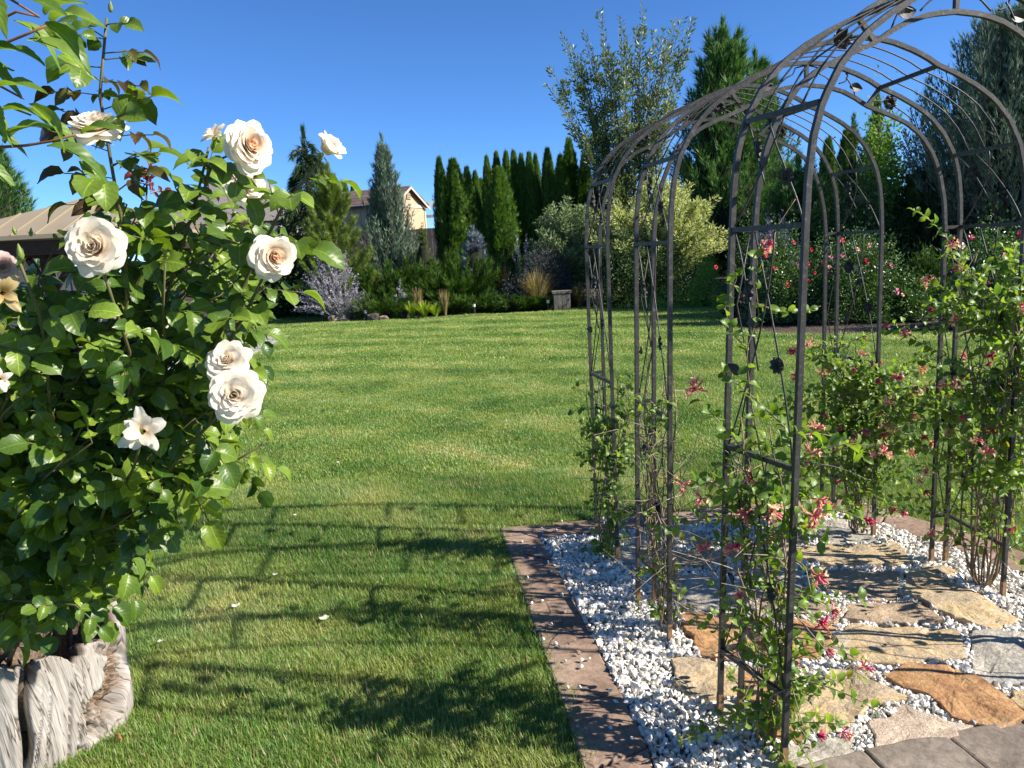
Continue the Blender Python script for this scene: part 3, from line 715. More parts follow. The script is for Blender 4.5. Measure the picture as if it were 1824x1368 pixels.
class Leaves:
    """collects leaf placements; the ones that show largest become parts of their own, the rest one joined part"""
    def __init__(s): s.items = []
    def add(s, p, d, n, size, me): s.items.append((np.asarray(p, float), unit(d), np.asarray(n, float), size, me))
    def emit(s, parent, limit, name='leaf', rest='foliage', cell=14.0):
        if not s.items: return
        P = np.array([i[0] + i[1] * i[3] * .5 for i in s.items]); sz = np.array([i[3] for i in s.items])
        q = proj(P); inv = (q[:, 0] > -20) & (q[:, 0] < 1844) & (q[:, 1] > -20) & (q[:, 1] < 1388) & (q[:, 2] > .2)
        front = {}
        order = np.argsort(q[:, 2]); seen = []
        for i in order:
            if not inv[i]: continue
            k = (int(q[i, 0] // cell), int(q[i, 1] // cell)); c = front.get(k, 0)
            front[k] = c + 1; seen.append((c, -sz[i] / q[i, 2], i))
        seen.sort(); pick = set(i for _, _, i in seen[:limit])
        mats = []
        for i, (p, d, n, size, me) in enumerate(s.items):
            n = n - d * (n @ d); n = unit(n) if np.linalg.norm(n) > 1e-4 else unit(np.cross(d, [.3, .9, .1])); y = np.cross(n, d)
            m = np.eye(4); m[:3, 0], m[:3, 1], m[:3, 2], m[:3, 3] = d * size, y * size, n * size, p
            if i in pick: link(name, me, parent, Matrix(m))
            else: mats.append((me, m))
        by = {}
        for me, m in mats: by.setdefault(me.name, (me, []))[1].append(m)
        Vs, Fs, Ts, Us, Ms, n0 = [], [], [], [], [], 0; slots = []
        gg = np.random.default_rng(1)
        for me, ml in by.values():
            k = len(me.vertices); co = np.empty(k * 3, np.float32); me.vertices.foreach_get('co', co); co = co.reshape(-1, 3)
            nf = len(me.polygons); fl = np.empty(nf * 4, np.int32); me.loops.foreach_get('vertex_index', fl); fl = fl.reshape(-1, 4)
            uv = np.zeros((k, 2)); u_ = np.empty(nf * 8, np.float32); me.uv_layers[0].data.foreach_get('uv', u_); uv[fl.ravel()] = u_.reshape(-1, 2)
            A = np.array(ml); V = np.einsum('nij,kj->nki', A[:, :3, :3], co) + A[:, None, :3, 3]
            Vs.append(V.reshape(-1, 3)); Fs.append((fl[None] + (np.arange(len(ml)) * k)[:, None, None]).reshape(-1, 4) + n0); n0 += k * len(ml)
            Ts.append(np.repeat(gg.random(len(ml)), k)); Us.append(np.tile(uv, (len(ml), 1)))
            mt = me.materials[0]
            if mt not in slots: slots.append(mt)
            Ms.append(np.full(nf * len(ml), slots.index(mt)))
        if Vs:
            me = mesh(rest, np.concatenate(Vs), [np.concatenate(Fs)], None, True, np.concatenate(Ts), np.concatenate(Us))
            for mt in slots: me.materials.append(mt)
            me.polygons.foreach_set('material_index', np.concatenate(Ms).astype(np.int32))
            tag(link(rest, me, parent), kind='stuff')

rose_leaf_m = leaf_mat('rose leaf', (.036, .086, .012), (.190, .275, .036), .38, .34)
rose_new_m = leaf_mat('young rose leaf', (.16, .24, .025), (.26, .34, .045), .35, .45)
rose_red_m = leaf_mat('bronze young rose leaf', (.065, .038, .018), (.10, .10, .026), .35, .35, (1.2, 1.1, 1.0))
crim_m = leaf_mat('crimson young rose leaf', (.10, .018, .022), (.16, .03, .03), .35, .3)
RLEAF = [leaf_mesh('leaf', rose_leaf_m, 1, w_, 5, 8, f_, d_, .06, 1.0, s_) for s_, (w_, f_, d_) in enumerate([(.38, .18, .22), (.35, .35, .3), (.40, .10, .12), (.37, .28, .4)])]
RNEW = [leaf_mesh('leaf', rose_new_m, 1, .34, 5, 8, .3, .3, .10, 1.0, s_ + 7) for s_ in range(2)]
RRED = [leaf_mesh('leaf', rose_red_m, 1, .30, 5, 8, .35, .55, .08, 1.0, s_ + 11) for s_ in range(2)]
RCRIM = [leaf_mesh('leaf', crim_m, 1, .26, 5, 8, .5, .5, .08, 1.0, 15)]

# ------------------------------------------------------------------ the white rose bush
cane_m = pmat('green brown rose cane', [(.3, (.075, .085, .028)), (.7, (.13, .105, .05))], 20, .6, .3, .003, world_space=True)
wood_m = pmat('old rose wood', [(.3, (.10, .065, .04)), (.7, (.22, .15, .09))], 40, .85, .5, .004, world_space=True)
sepal_m = pmat('rose sepal green', [(.3, (.10, .16, .03)), (.7, (.22, .25, .06))], 40, .5, .2, .002)
def petal_mat(name, ca, cb):
    m, nt, b = new_mat(name)
    a = N(nt, 'ShaderNodeAttribute'); a.attribute_name = 'tint'
    c = ramp(nt, a.outputs['Fac'], [(0, ca), (.75, cb)])
    nt.links.new(c, b.inputs['Base Color']); b.inputs['Roughness'].default_value = .55; b.inputs['Specular IOR Level'].default_value = .25
    bump(nt, b, noise(nt, mapped(nt, coords(nt), (1, 1, 1)), 55, 3), .15, .004)
    t = N(nt, 'ShaderNodeBsdfTranslucent'); nt.links.new(c, t.inputs[0])
    x = N(nt, 'ShaderNodeMixShader'); x.inputs[0].default_value = .5
    nt.links.new(b.outputs[0], x.inputs[1]); nt.links.new(t.outputs[0], x.inputs[2]); nt.links.new(x.outputs[0], nt.nodes['Material Output'].inputs[0])
    return m
PET = [petal_mat('cream white petal', (.90, .72, .50), (.92, .855, .75)), petal_mat('blush petal', (.90, .66, .46), (.91, .80, .66)), petal_mat('peach inner petal', (.92, .52, .32), (.93, .68, .48)), petal_mat('yellowed petal', (.42, .26, .08), (.66, .52, .26)), petal_mat('pink petal', (.55, .35, .30), (.68, .52, .48))]
def petal_mesh(L, W, a0, a1, r0, mat, ruf, seed, nu=7, nv=7, z0=0.0):
    """petal wrapped round the flower's axis (+z): opening angle a0 at its foot, curling by a1 towards the tip"""
    gg = np.random.default_rng(seed); V = []; T = []
    prof = [(r0, z0)]; ds = L / (nv - 1)
    for j in range(1, nv):
        v = j / (nv - 1); ph = a0 + a1 * v ** 2
        prof.append((prof[-1][0] + ds * math.sin(ph), prof[-1][1] + ds * math.cos(ph)))
    p1, p2 = gg.uniform(0, 6, 2)
    for j in range(nv):
        v = j / (nv - 1); hw = W * (.22 + .78 * math.sin(math.pi * (.06 + .78 * v)))
        for i in range(nu):
            u = i / (nu - 1) * 2 - 1
            vv = v * (1 - .10 * u * u * v) * (nv - 1); k = min(int(vv), nv - 2); f = vv - k
            r = prof[k][0] * (1 - f) + prof[k + 1][0] * f; z = prof[k][1] * (1 - f) + prof[k + 1][1] * f
            rw = max(r, W * .75)
            az = u * hw / rw
            rr = r + (rw - r) * (1 - math.cos(az)) * -.0
            x = rr * math.cos(az) if rw == r else r - (rw - rw * math.cos(az)); y = rw * math.sin(az)
            w_ = ruf * L * v * (math.sin(3.1 * u + p1) * .5 + math.sin(6 * u + p2) * .35)
            V.append([x + w_ * .7, y, z + w_ * .6]); T.append(v)
    i = (np.arange(nv - 1)[:, None] * nu + np.arange(nu - 1)).ravel()
    return mesh('petal', V, np.stack([i, i + 1, i + nu + 1, i + nu], 1), mat, True, T)
def bloom_spec(kind, seed):
    gg = random.Random(seed); S = []
    if kind == 'full':
        rows = [(5, .36, .15, -9, 4, .07, 2), (7, .40, .17, -3, 12, .09, 2), (9, .43, .18, 5, 14, .10, 2), (9, .46, .22, 10, 18, .06, 2), (8, .50, .27, 20, 20, .09, 1), (8, .55, .33, 32, 26, .12, 1), (8, .62, .40, 47, 32, .15, 0), (7, .66, .44, 62, 40, .18, 0), (6, .64, .46, 80, 45, .20, 0)]
    elif kind == 'half':
        rows = [(6, .5, .22, 2, 8, .06, 1), (6, .62, .30, 6, 18, .14, 1), (6, .74, .38, 12, 40, .20, 0), (6, .78, .44, 24, 66, .24, 0)]
    else:   # spent: few loose star-shaped petals
        rows = [(5, .55, .20, 70, 20, .12, 0), (4, .82, .24, 76, 25, .10, 0), (4, .62, .24, 45, 40, .08, 0)]
    if kind == 'full':
        for k in range(16):
            S.append((gg.random() * 6.28, .30 * gg.uniform(.8, 1.2), .15 * gg.uniform(.8, 1.2), R(gg.uniform(-25, 12)), R(gg.uniform(5, 45)), .17 * gg.random() ** .6 + .01, 2 if k % 3 else 1, gg.randrange(99999)))
    for n_, L, W, a0, a1, r0, mt in rows:
        ph = gg.random() * 6.28
        for k in range(n_):
            S.append((ph + (k + gg.uniform(-.28, .28)) / n_ * 2 * math.pi, L * gg.uniform(.86, 1.14), W * gg.uniform(.85, 1.15), R(a0 + gg.uniform(-7, 7)), R(a1 * gg.uniform(.6, 1.3)), r0, mt, gg.randrange(99999)))
    return S
BLOOM = {}
def bloom(parent, kind, p, axis, size, mats=(0, 1, 2), roll=0.0, seed=1, name='rose_bloom', label=None):
    key = (kind, seed, mats)
    if key not in BLOOM:
        zmap = {'full': lambda r0: -.15 * r0, 'half': lambda r0: -.2 * r0, 'spent': lambda r0: 0}[kind]
        BLOOM[key] = [(az, petal_mesh(L, W, a0, a1, r0, PET[mats[mt]], .075 if kind != 'spent' else .10, sd, z0=zmap(r0) + (.12 if kind == 'full' and L < .37 and W < .2 else 0))) for az, L, W, a0, a1, r0, mt, sd in bloom_spec(kind, seed)]
    Mx = Matrix(frame_at(p, axis, (0.1, .05, 1), size)) @ Matrix.Rotation(roll, 4, 'Z')
    # calyx: cup and five sepals
    m = MB(); q = np.arange(8) / 8 * 2 * math.pi
    rings = [(.03, -.52), (.09, -.46), (.13, -.36), (.11, -.27), (.07, -.2)]
    V = np.concatenate([np.c_[r * np.cos(q), r * np.sin(q), np.full(8, z)] for r, z in rings]); i = np.arange(len(rings) - 1)[:, None] * 8; j = np.arange(8); j2 = (j + 1) % 8
    m.add(V, np.stack([i + j, i + j2, i + 8 + j2, i + 8 + j], -1).reshape(-1, 4))
    for k in range(5):
        a = k / 5 * 2 * math.pi; c, s_ = math.cos(a), math.sin(a)
        m.add([[.1 * c - .06 * s_, .1 * s_ + .06 * c, -.28], [.1 * c + .06 * s_, .1 * s_ - .06 * c, -.28], [.3 * c, .3 * s_, -.30], [.5 * c, .5 * s_, -.42]], [[0, 1, 2], [2, 1, 3], [0, 2, 3]])
    me = m.mesh('calyx', sepal_m, True)
    root = link(name, me, parent, Mx)
    if label: root['label'] = label
    for az, pm in BLOOM[key]:
        o = bpy.data.objects.new('petal', pm); COL.objects.link(o); o.parent = root
        o.matrix_basis = Matrix.Rotation(az, 4, 'Z')
    return root
g4 = np.random.default_rng(21); r4 = random.Random(21)
RB = np.array([-2.0, 2.50, .20])
bush = empty('rose_bush', (RB[0], RB[1], 0), 'tall rose bush with cream white blooms at the left', 'rose bush')
LV = Leaves()
def compound(p, d, size, pal, n=5, up=None):
    """a rose leaf: a stalk with five (or three) leaflets"""
    d = unit(d); up = unit(np.array([.45, -.35, .9]) + g4.normal(size=3) * .38) if up is None else up
    side = unit(np.cross(up, d)); droop = np.array([0, 0, -1.0])
    L = size * 1.65
    q = np.array([p, p + d * L * .5 + droop * L * .03, p + d * L + droop * L * .12])
    stalks.tube(q, .0011, 4, cap=False)
    for k in range(n):
        if k == 0: b_, dd, s_ = q[2], unit(d + droop * r4.uniform(.1, .6)), size * 1.12
        else:
            t_ = (.62 if k < 3 else .22); sg = 1 if k % 2 else -1
            b_ = p + d * L * t_ + droop * L * .12 * t_ ** 2; dd = unit(d * .55 + side * sg * .9 + droop * r4.uniform(.05, .5)); s_ = size * (.95 if k < 3 else .72)
        nn = up + g4.normal(size=3) * .28
        me_ = r4.choice(pal); LV.add(b_, dd, nn, s_ * r4.uniform(.85, 1.12) * (.74 if me_ in RRED else 1), me_)
stalks = MB()
canes = []
def cane(pts, r0, r1, name='cane', mat=None, smoothing=18):
    P = lerp_path(np.array(pts), np.linspace(0, 1, smoothing))
    P[1:-1] += g4.normal(size=(len(P) - 2, 3)) * .004
    m = MB().tube(P, np.linspace(r0, r1, len(P)), 6)
    o = m.build(name, mat or cane_m, bush, True); canes.append(P)
    return P
def px(l, Y):
    return [at(x, y, Y if np.isscalar(Y) else Y[i]) for i, (x, y) in enumerate(l)]
low = lambda x, y, Y: [RB, RB * .66 + at(x, y, Y) * .34 + np.array([-.12, .02, .24])]
spray = []
# main canes that the photograph lets one follow
C1 = cane(low(170, 800, 1.95) + px([(170, 800), (205, 620), (240, 480), (222, 420), (205, 330), (190, 250), (181, 170), (184, 90), (190, 32)], [1.95, 1.85, 1.75, 1.74, 1.72, 1.70, 1.69, 1.68, 1.68]), .011, .003)
C2 = cane(low(330, 760, 1.95) + px([(330, 760), (380, 600), (440, 500), (480, 420), (515, 350), (552, 310), (570, 285)], [1.95, 1.9, 1.86, 1.82, 1.80, 1.78, 1.78]), .010, .0032)
C3 = cane(low(260, 760, 2.0) + px([(260, 760), (290, 560), (320, 440), (345, 370), (362, 310), (372, 262)], [2.0, 1.9, 1.84, 1.82, 1.80, 1.8]), .010, .003)
C3b = cane(px([(345, 365), (385, 285), (412, 268)], [1.82, 1.79, 1.78]), .004, .0028)
C4 = cane(low(230, 760, 1.85) + px([(230, 760), (232, 620), (205, 540), (186, 495), (178, 465)], [1.85, 1.72, 1.64, 1.60, 1.60]), .009, .0032)
C5 = cane(low(360, 800, 1.95) + px([(360, 800), (400, 640), (455, 540), (478, 500), (478, 475)], [1.95, 1.86, 1.78, 1.74, 1.74]), .009, .0032)
C6 = cane(low(260, 900, 1.9) + px([(260, 900), (330, 800), (385, 745), (410, 718)], [1.9, 1.76, 1.66, 1.63]), .009, .0032)
C6b = cane(px([(385, 745), (392, 690), (402, 655)], [1.70, 1.69, 1.69]), .004, .0028)
C7 = cane(low(230, 930, 1.95) + px([(230, 930), (320, 858), (390, 832), (440, 808), (468, 792)], [1.95, 1.84, 1.78, 1.74, 1.72]), .008, .0024)
C8 = cane(low(180, 930, 1.85) + px([(180, 930), (225, 860), (248, 800), (254, 775)], [1.85, 1.72, 1.62, 1.60]), .008, .003)
C9 = cane(low(100, 760, 1.8) + px([(100, 760), (80, 600), (55, 520), (36, 470)], [1.8, 1.66, 1.6, 1.58]), .008, .003)
C10 = cane(low(-60, 760, 1.8) + px([(-60, 760), (-30, 640), (2, 540)], [1.8, 1.66, 1.58]), .008, .003)
C11 = cane(low(200, 700, 1.95) + px([(200, 700), (215, 560), (260, 420), (264, 330), (262, 300)], [1.95, 1.95, 1.95, 1.95, 1.95]), .007, .0024)
C12 = cane(low(290, 700, 1.9) + px([(290, 700), (292, 560), (294, 470)], [1.9, 1.75, 1.68]), .007, .0026)
C13 = cane(low(420, 700, 2.0) + px([(420, 640), (450, 420), (440, 350)], [2.0, 1.96, 1.94]), .007, .0026)
main = [(C1, .50, 30, RLEAF), (C2, .45, 24, RLEAF), (C3, .42, 24, RLEAF), (C4, .45, 14, RLEAF), (C5, .45, 16, RLEAF), (C6, .45, 14, RLEAF), (C7, .42, 16, RNEW + RLEAF[:1]), (C3b, .2, 3, RLEAF), (C8, .45, 8, RLEAF), (C9, .42, 8, RLEAF), (C10, .4, 8, RLEAF), (C11, .6, 6, RLEAF), (C12, .45, 8, RLEAF), (C13, .5, 8, RLEAF)]
for P, s0, n_, pal in main:
    for k in range(n_):
        t_ = s0 + (1 - s0) * (k + .3) / (n_ + .2)
        p = lerp_path(P, np.array([t_]))[0]; tg = unit(lerp_path(P, np.array([min(1, t_ + .02)]))[0] - lerp_path(P, np.array([t_ - .02]))[0])
        a = k * 2.4 + len(P); e1 = unit(np.cross(tg, [0, 1, .1])); e2 = np.cross(tg, e1)
        d = unit((e1 * math.cos(a) + e2 * math.sin(a)) * .85 + tg * .35 + np.array([0, -.12, 0]))
        pl = pal
        if P is C1 and t_ > .76: pl = RRED if r4.random() < .45 else RLEAF
        compound(p, d, r4.uniform(.046, .068) * (.8 if (P is C1 and t_ > .93) else 1), pl, 3 if P is C1 and t_ > .7 else 5)
for k in range(20):
    t_ = .79 + .205 * k / 19; p = lerp_path(C1, np.array([t_]))[0]; sg = 1 if k % 2 else -1
    compound(p, np.array([sg * .9, r4.uniform(-.5, .3), r4.uniform(-.15, .45)]), r4.uniform(.050, .066) * (.75 if k > 15 else 1), (RRED if r4.random() < .5 else RLEAF) if k > 5 else RLEAF, 3 if k % 3 else 5)
for k in range(7):
    compound(C11[-1] - [0, 0, .01 * k], g4.normal(size=3) * [1, .6, .5] + [0, 0, .3], .022, RCRIM, 5)
# the mass of the bush: side canes that end inside its outline
OUTL = np.array([(-190, 430), (20, 470), (120, 400), (160, 345), (240, 345), (320, 320), (400, 330), (460, 360), (500, 330), (540, 340), (535, 400), (500, 470), (512, 540), (468, 590), (440, 640), (430, 690), (440, 770), (440, 830), (420, 850), (350, 872), (300, 905), (245, 960), (255, 1030), (190, 1060), (150, 1100), (60, 1120), (-190, 1120)], float)
cnt = 0
while cnt < 160:
    x, y = g4.uniform(-190, 545), g4.uniform(330, 1118)
    if not inside(OUTL, np.array(x), np.array(y)): continue
    if 20 < x < 235 and 425 < y < 600 and r4.random() < .72: continue
    if x < -40 and r4.random() < .5: continue
    yy = np.clip(1 - ((x - 150) / 420) ** 2, 0, 1)
    Y = 2.12 - .52 * yy * r4.random() ** .6 + .25 * r4.random()
    e = at(x, y, Y); c0 = RB + (e - RB) * r4.uniform(.38, .55) + g4.normal(size=3) * .05 + np.array([-.08, .04, .16 * float(np.clip((e[2] - .5) * 2.5, 0, 1))])
    P = lerp_path(np.array([RB + g4.normal(size=3) * [.05, .05, .02], RB * .6 + c0 * .4 + [0, 0, .03], c0, (c0 + e) / 2 + g4.normal(size=3) * .03, e]), np.linspace(0, 1, 14))
    P[2:-1] += g4.normal(size=(len(P) - 3, 3)) * .006
    if cnt < 60: MB().tube(P, np.linspace(.0075, .002, len(P)), 5).build('cane', wood_m if cnt % 3 == 0 else cane_m, bush, True)
    else: stalks.tube(P[5:], np.linspace(.004, .0018, len(P) - 5), 5)
    n_ = r4.randint(6, 9)
    for k in range(n_):
        t_ = .48 + .52 * (k + 1) / n_; p = lerp_path(P, np.array([t_]))[0]; tg = unit(P[-1] - P[-4]); a = k * 2.4 + cnt
        e1 = unit(np.cross(tg, [0, 1, .1])); e2 = np.cross(tg, e1)
        q_ = proj(p)[0]
        if q_[1] < 335 or not inside(OUTL, np.array(q_[0]), np.array(q_[1])): continue
        compound(p, (e1 * math.cos(a) + e2 * math.sin(a)) * .85 + tg * .3, r4.uniform(.036, .064), RNEW if r4.random() < .16 else RLEAF)
    cnt += 1
# old bare wood low down
for k in range(16):
    e = at(r4.uniform(-60, 170), r4.uniform(880, 1040), r4.uniform(1.95, 2.3))
    cane([RB + g4.normal(size=3) * [.06, .06, .01], RB * .5 + e * .5 + g4.normal(size=3) * .04, e], .011, .005, 'cane', wood_m, 12)
tag(stalks.build('leaf_stalks', cane_m, bush, True), kind='stuff')
LV.emit(bush, 300)
# blooms: place, axis, size (the flower's radius is about 0.9 of it)
bloom(bush, 'full', at(172, 442, 1.60), (.12, -1, .22), .072, (0, 1, 1), .3, 1, label='large full cream white bloom, lowest of the left ones')
bloom(bush, 'full', at(440, 262, 1.78), (.80, -.62, .10), .074, (0, 1, 2), 1.0, 2, label='full blush white bloom seen half from the side, against the sky')
bloom(bush, 'full', at(485, 457, 1.74), (.62, -.75, -.05), .066, (0, 1, 2), 2.0, 3, label='blush bloom facing right beside the pine')
bloom(bush, 'full', at(418, 703, 1.63), (.32, -.95, .10), .074, (0, 0, 1), .7, 2, label='large cream bloom over the lawn, lower of a pair')
bloom(bush, 'full', at(408, 645, 1.70), (.10, -.8, .55), .062, (0, 0, 1), 2.6, 1, label='cream bloom over the lawn, upper of a pair')
bloom(bush, 'full', at(438, 333, 1.95), (.55, -.65, .45), .058, (0, 0, 1), 1.9, 3, label='cream bloom in front of the grey roof')
bloom(bush, 'half', at(580, 268, 1.78), (.66, -.25, .48), .050, (0, 0, 1), .4, 4, label='half open cream bloom at the tip of the right cane')
bloom(bush, 'full', at(172, 232, 1.64), (.05, -.45, .88), .070, (0, 0, 1), 1.1, 2, label='cream bloom seen from the side behind the top cane')
bloom(bush, 'spent', at(255, 768, 1.60), (.1, -1, .25), .062, (0, 0, 0), .2, 5, label='spent white bloom with loose star-like petals')
bloom(bush, 'spent', at(383, 240, 1.80), (-.2, -.6, .75), .040, (0, 3, 0), .9, 6, label='withered bloom beside the topmost full one')
bloom(bush, 'spent', at(4, 522, 1.58), (.5, -.85, .1), .050, (3, 3, 3), .5, 6, label='yellowed spent bloom at the left edge')
bloom(bush, 'full', at(4, 476, 1.66), (.6, -.7, .1), .040, (4, 4, 4), .5, 3, label='faded pink bloom at the left edge')
bloom(bush, 'spent', at(192, 560, 1.78), (.2, -.8, .5), .028, (4, 4, 4), .5, 5)
bloom(bush, 'spent', at(0, 675, 1.55), (.5, -.85, .1), .030, (0, 0, 0), 1.5, 5)
# buds and hips
def bud(p, axis, s, tip=True):
    m = MB(); q = np.arange(8) / 8 * 2 * math.pi; rings = [(.02, -.6), (.22, -.5), (.32, -.2), (.30, .15), (.16, .6), (.02, .95)]
    V = np.concatenate([np.c_[r * np.cos(q), r * np.sin(q), np.full(8, z)] for r, z in rings]); i = np.arange(5)[:, None] * 8; j = np.arange(8); j2 = (j + 1) % 8
    m.add(V, np.stack([i + j, i + j2, i + 8 + j2, i + 8 + j], -1).reshape(-1, 4))
    for k in range(5):
        a = k / 5 * 2 * math.pi; c, s_ = math.cos(a), math.sin(a); o_ = .32 if tip else .9
        m.add([[.3 * c - .1 * s_, .3 * s_ + .1 * c, -.15], [.3 * c + .1 * s_, .3 * s_ - .1 * c, -.15], [o_ * c, o_ * s_, .55 if tip else .25]], [[0, 1, 2]])
    link('bud', m.mesh('bud', sepal_m, True), bush, Matrix(frame_at(p, axis, s=s)))
bud(at(36, 452, 1.58), (0, -.1, 1), .022); bud(at(197, 14, 1.68), (.1, 0, 1), .015); bud(at(296, 452, 1.68), (.1, -.9, .5), .020, False)
bud(at(125, 600, 1.62), (0, -.2, 1), .012); bud(at(157, 603, 1.62), (0, -.2, 1), .012); bud(at(468, 790, 1.72), (.6, 0, .6), .011); bud(at(26, 412, 1.6), (-.2, 0, 1), .012, False); bud(at(55, 415, 1.6), (.2, 0, 1), .012, False)
bud(at(325, 333, 1.86), (0, 0, 1), .014)
# ------------------------------------------------------------------ honeysuckle on the arch legs
hs_leaf_m = leaf_mat('honeysuckle leaf', (.075, .150, .022), (.215, .310, .055), .42, .45, (1.2, 1.2, 1.1))
hs_yel_m = leaf_mat('yellowing honeysuckle leaf', (.30, .28, .03), (.22, .26, .04), .45, .4)
HL = [leaf_mesh('leaf', hs_leaf_m, 1, w_, 3, 6, .3, d_, 0, .6, s_ + 30) for s_, (w_, d_) in enumerate([(.30, .15), (.34, .3), (.27, .05)])]
HY = [leaf_mesh('leaf', hs_yel_m, 1, .3, 3, 6, .3, .3, 0, .6, 39)]
stem_m = pmat('honeysuckle stem', [(.3, (.13, .085, .05)), (.7, (.30, .21, .13))], 30, .85, .3, .003, world_space=True)
twig_m = pmat('dry vine twig', [(.3, (.18, .13, .09)), (.7, (.36, .29, .21))], 30, .9, .3, .003, world_space=True)
hf_m = fmat('honeysuckle flower', [(0, (.72, .09, .17)), (.40, (.84, .24, .27)), (.58, (.90, .52, .38)), (.8, (.92, .66, .28)), (1, (.88, .80, .5))], .5, .3, .3, (1, 1, 1))
hb_m = fmat('honeysuckle bud cluster', [(0, (.48, .03, .09)), (.6, (.72, .09, .17)), (1, (.84, .28, .30))], .5, .3, .3, (1, 1, 1))
def hflower(seed, openf):
    gg = np.random.default_rng(seed); m = MB(); k = 14 if openf else 14
    for i in range(k):
        d = unit(np.array([1.0 if openf else 1.6, 0, 0]) * .55 + gg.normal(size=3) * (.55 if openf else .30)); L = gg.uniform(.6, .95)
        bend = unit(d + gg.normal(size=3) * .25)
        P = np.array([d * .08, d * .45 * L, d * .45 * L + bend * .35 * L, d * .45 * L + bend * .55 * L])
        c0 = gg.uniform(0, .35)
        m.tube(P, [.03, .05, .075, .085 if not openf else .06], 5, tint=np.repeat([c0, c0 + .08, c0 + .18, .5 if openf else c0 + .3], 5))
        if openf and i % 2 == 0:
            e = P[-1]; s_ = unit(np.cross(bend, gg.normal(size=3))); n_ = np.cross(bend, s_)
            for a, l in ((0, .34), (2.4, .26), (4.0, .26)):
                q = unit(s_ * math.cos(a) + n_ * math.sin(a) + bend * .5); w_ = np.cross(q, bend) * .11
                m.add([e - w_, e + w_, e + q * l * .6 + w_ * .8, e + q * l, e + q * l * .6 - w_ * .8], [[0, 1, 2], [0, 2, 4], [4, 2, 3]], [.6, .6, .75, .9, .75])
            for a in range(3):
                st = unit(bend + gg.normal(size=3) * .4); m.tube([e, e + st * .42], .008, 3, tint=.97, cap=False)
    return m.mesh('flower_cluster', hf_m if openf else hb_m, True)
HFO = [hflower(s, True) for s in range(4)]; HFB = [hflower(s + 9, False) for s in range(3)]
def vine(label, ctr, hgt, nstem, shoots, spread, leafsz, flowers, seed, zdens=None, drift=(0, 0, 0), limit=110, dry=12, density=1.0, lean=(0, 0)):
    gg = np.random.default_rng(seed); rr = random.Random(seed); ctr = np.array([*ctr, 0.0])
    root = empty('honeysuckle_vine', ctr, label, 'vine', 'honeysuckle vines on the arch legs')
    L = Leaves(); tips = []; twigs = MB()
    stems = []
    for k in range(nstem):
        a0 = gg.uniform(0, 6.28); tw = gg.uniform(-5, 5); h = hgt * gg.uniform(.6, 1.05); r = spread * .35 * gg.uniform(.4, 1)
        t = np.linspace(0, 1, 16)
        P = np.c_[ctr[0] + lean[0] * t * h + (r * t ** .5 + .02) * np.cos(a0 + tw * t), ctr[1] + lean[1] * t * h + (r * t ** .5 + .02) * np.sin(a0 + tw * t), t * h]
        P[1:] += np.cumsum(gg.normal(size=(15, 3)) * .006, 0)
        MB().tube(P, np.linspace(.0042, .0018, 16), 5).build('stem', stem_m, root, True); stems.append(P)
    for k in range(dry):
        P0 = stems[rr.randrange(nstem)][rr.randrange(3, 15)]; d = unit(gg.normal(size=3) * [1, 1, .8] + [0, 0, .3]); l = gg.uniform(.08, .3)
        P = np.array([P0, P0 + d * l * .5 + gg.normal(size=3) * .02, P0 + d * l + gg.normal(size=3) * .04]); twigs.tube(lerp_path(P, np.linspace(0, 1, 7)), np.linspace(.0016, .0007, 7), 4, cap=False)
    for k in range(shoots):
        P = stems[rr.randrange(nstem)]
        if zdens is None: i = rr.randrange(2, 16)
        else:
            z = gg.choice(len(zdens), p=np.array(zdens) / sum(zdens)); z = (z + gg.random()) / len(zdens) * hgt; i = int(np.argmin(np.abs(P[:, 2] - z)))
        p0 = P[min(i, 15)]; a = gg.uniform(0, 6.28)
        d = unit(np.array([math.cos(a), math.sin(a), gg.uniform(-.1, .7)]) + np.array(drift) * gg.random()); l = spread * gg.uniform(.35, 1.15)
        Q = bez(p0, p0 + d * l * .5 + [0, 0, .04], p0 + d * l + [0, 0, gg.uniform(-.08, .05)], 9)
        if Q[-1, 2] < .03: continue
        twigs.tube(Q, np.linspace(.0018, .0009, 9), 4, cap=False); tips.append((Q[-1], unit(Q[-1] - Q[-3])))
        m_ = max(3, int(l / .030 * density))
        for j in range(m_):
            q = lerp_path(Q, np.array([(j + .6) / m_]))[0]; tg = unit(Q[-1] - Q[0]); aa = j * 1.57 + k; s_ = unit(np.cross(tg, [0.1, .2, 1])); n_ = np.cross(s_, tg)
            for sg in (-1, 1):
                dd = (s_ * math.cos(aa) + n_ * math.sin(aa)) * sg * .85 + tg * .45
                L.add(q, dd, unit(np.array([.55, -.35, .75]) + gg.normal(size=3) * .45), leafsz * gg.uniform(.6, 1.15) * (1 - .25 * j / m_), rr.choice(HY) if rr.random() < .015 else rr.choice(HL))
    tag(twigs.build('dry_twigs', twig_m, root, True), kind='stuff')
    L.emit(root, limit)
    rr.shuffle(tips); tips.sort(key=lambda q: (q[0][1] + .25 * abs(q[0][0]) > np.median([w_[0][1] + .25 * abs(w_[0][0]) for w_ in tips])))
    for k in range(flowers):
        p, d = tips[k % len(tips)]; p = p + np.array([.0, -.035, .012]) + gg.normal(size=3) * .012
        me = rr.choice(HFO) if rr.random() < .62 else rr.choice(HFB)
        d = unit(d + gg.normal(size=3) * .35 + [.1, -.25, .2]); s_ = gg.uniform(.030, .044)
        link('flower_cluster', me, root, Matrix(frame_xy(p, d, s_)))
    return root
def frame_xy(p, d, s):
    d = unit(d); y = unit(np.cross([.1, .2, 1], d)); z = np.cross(d, y); m = np.eye(4)
    m[:3, 0], m[:3, 1], m[:3, 2], m[:3, 3] = d * s, y * s, z * s, p
    return m
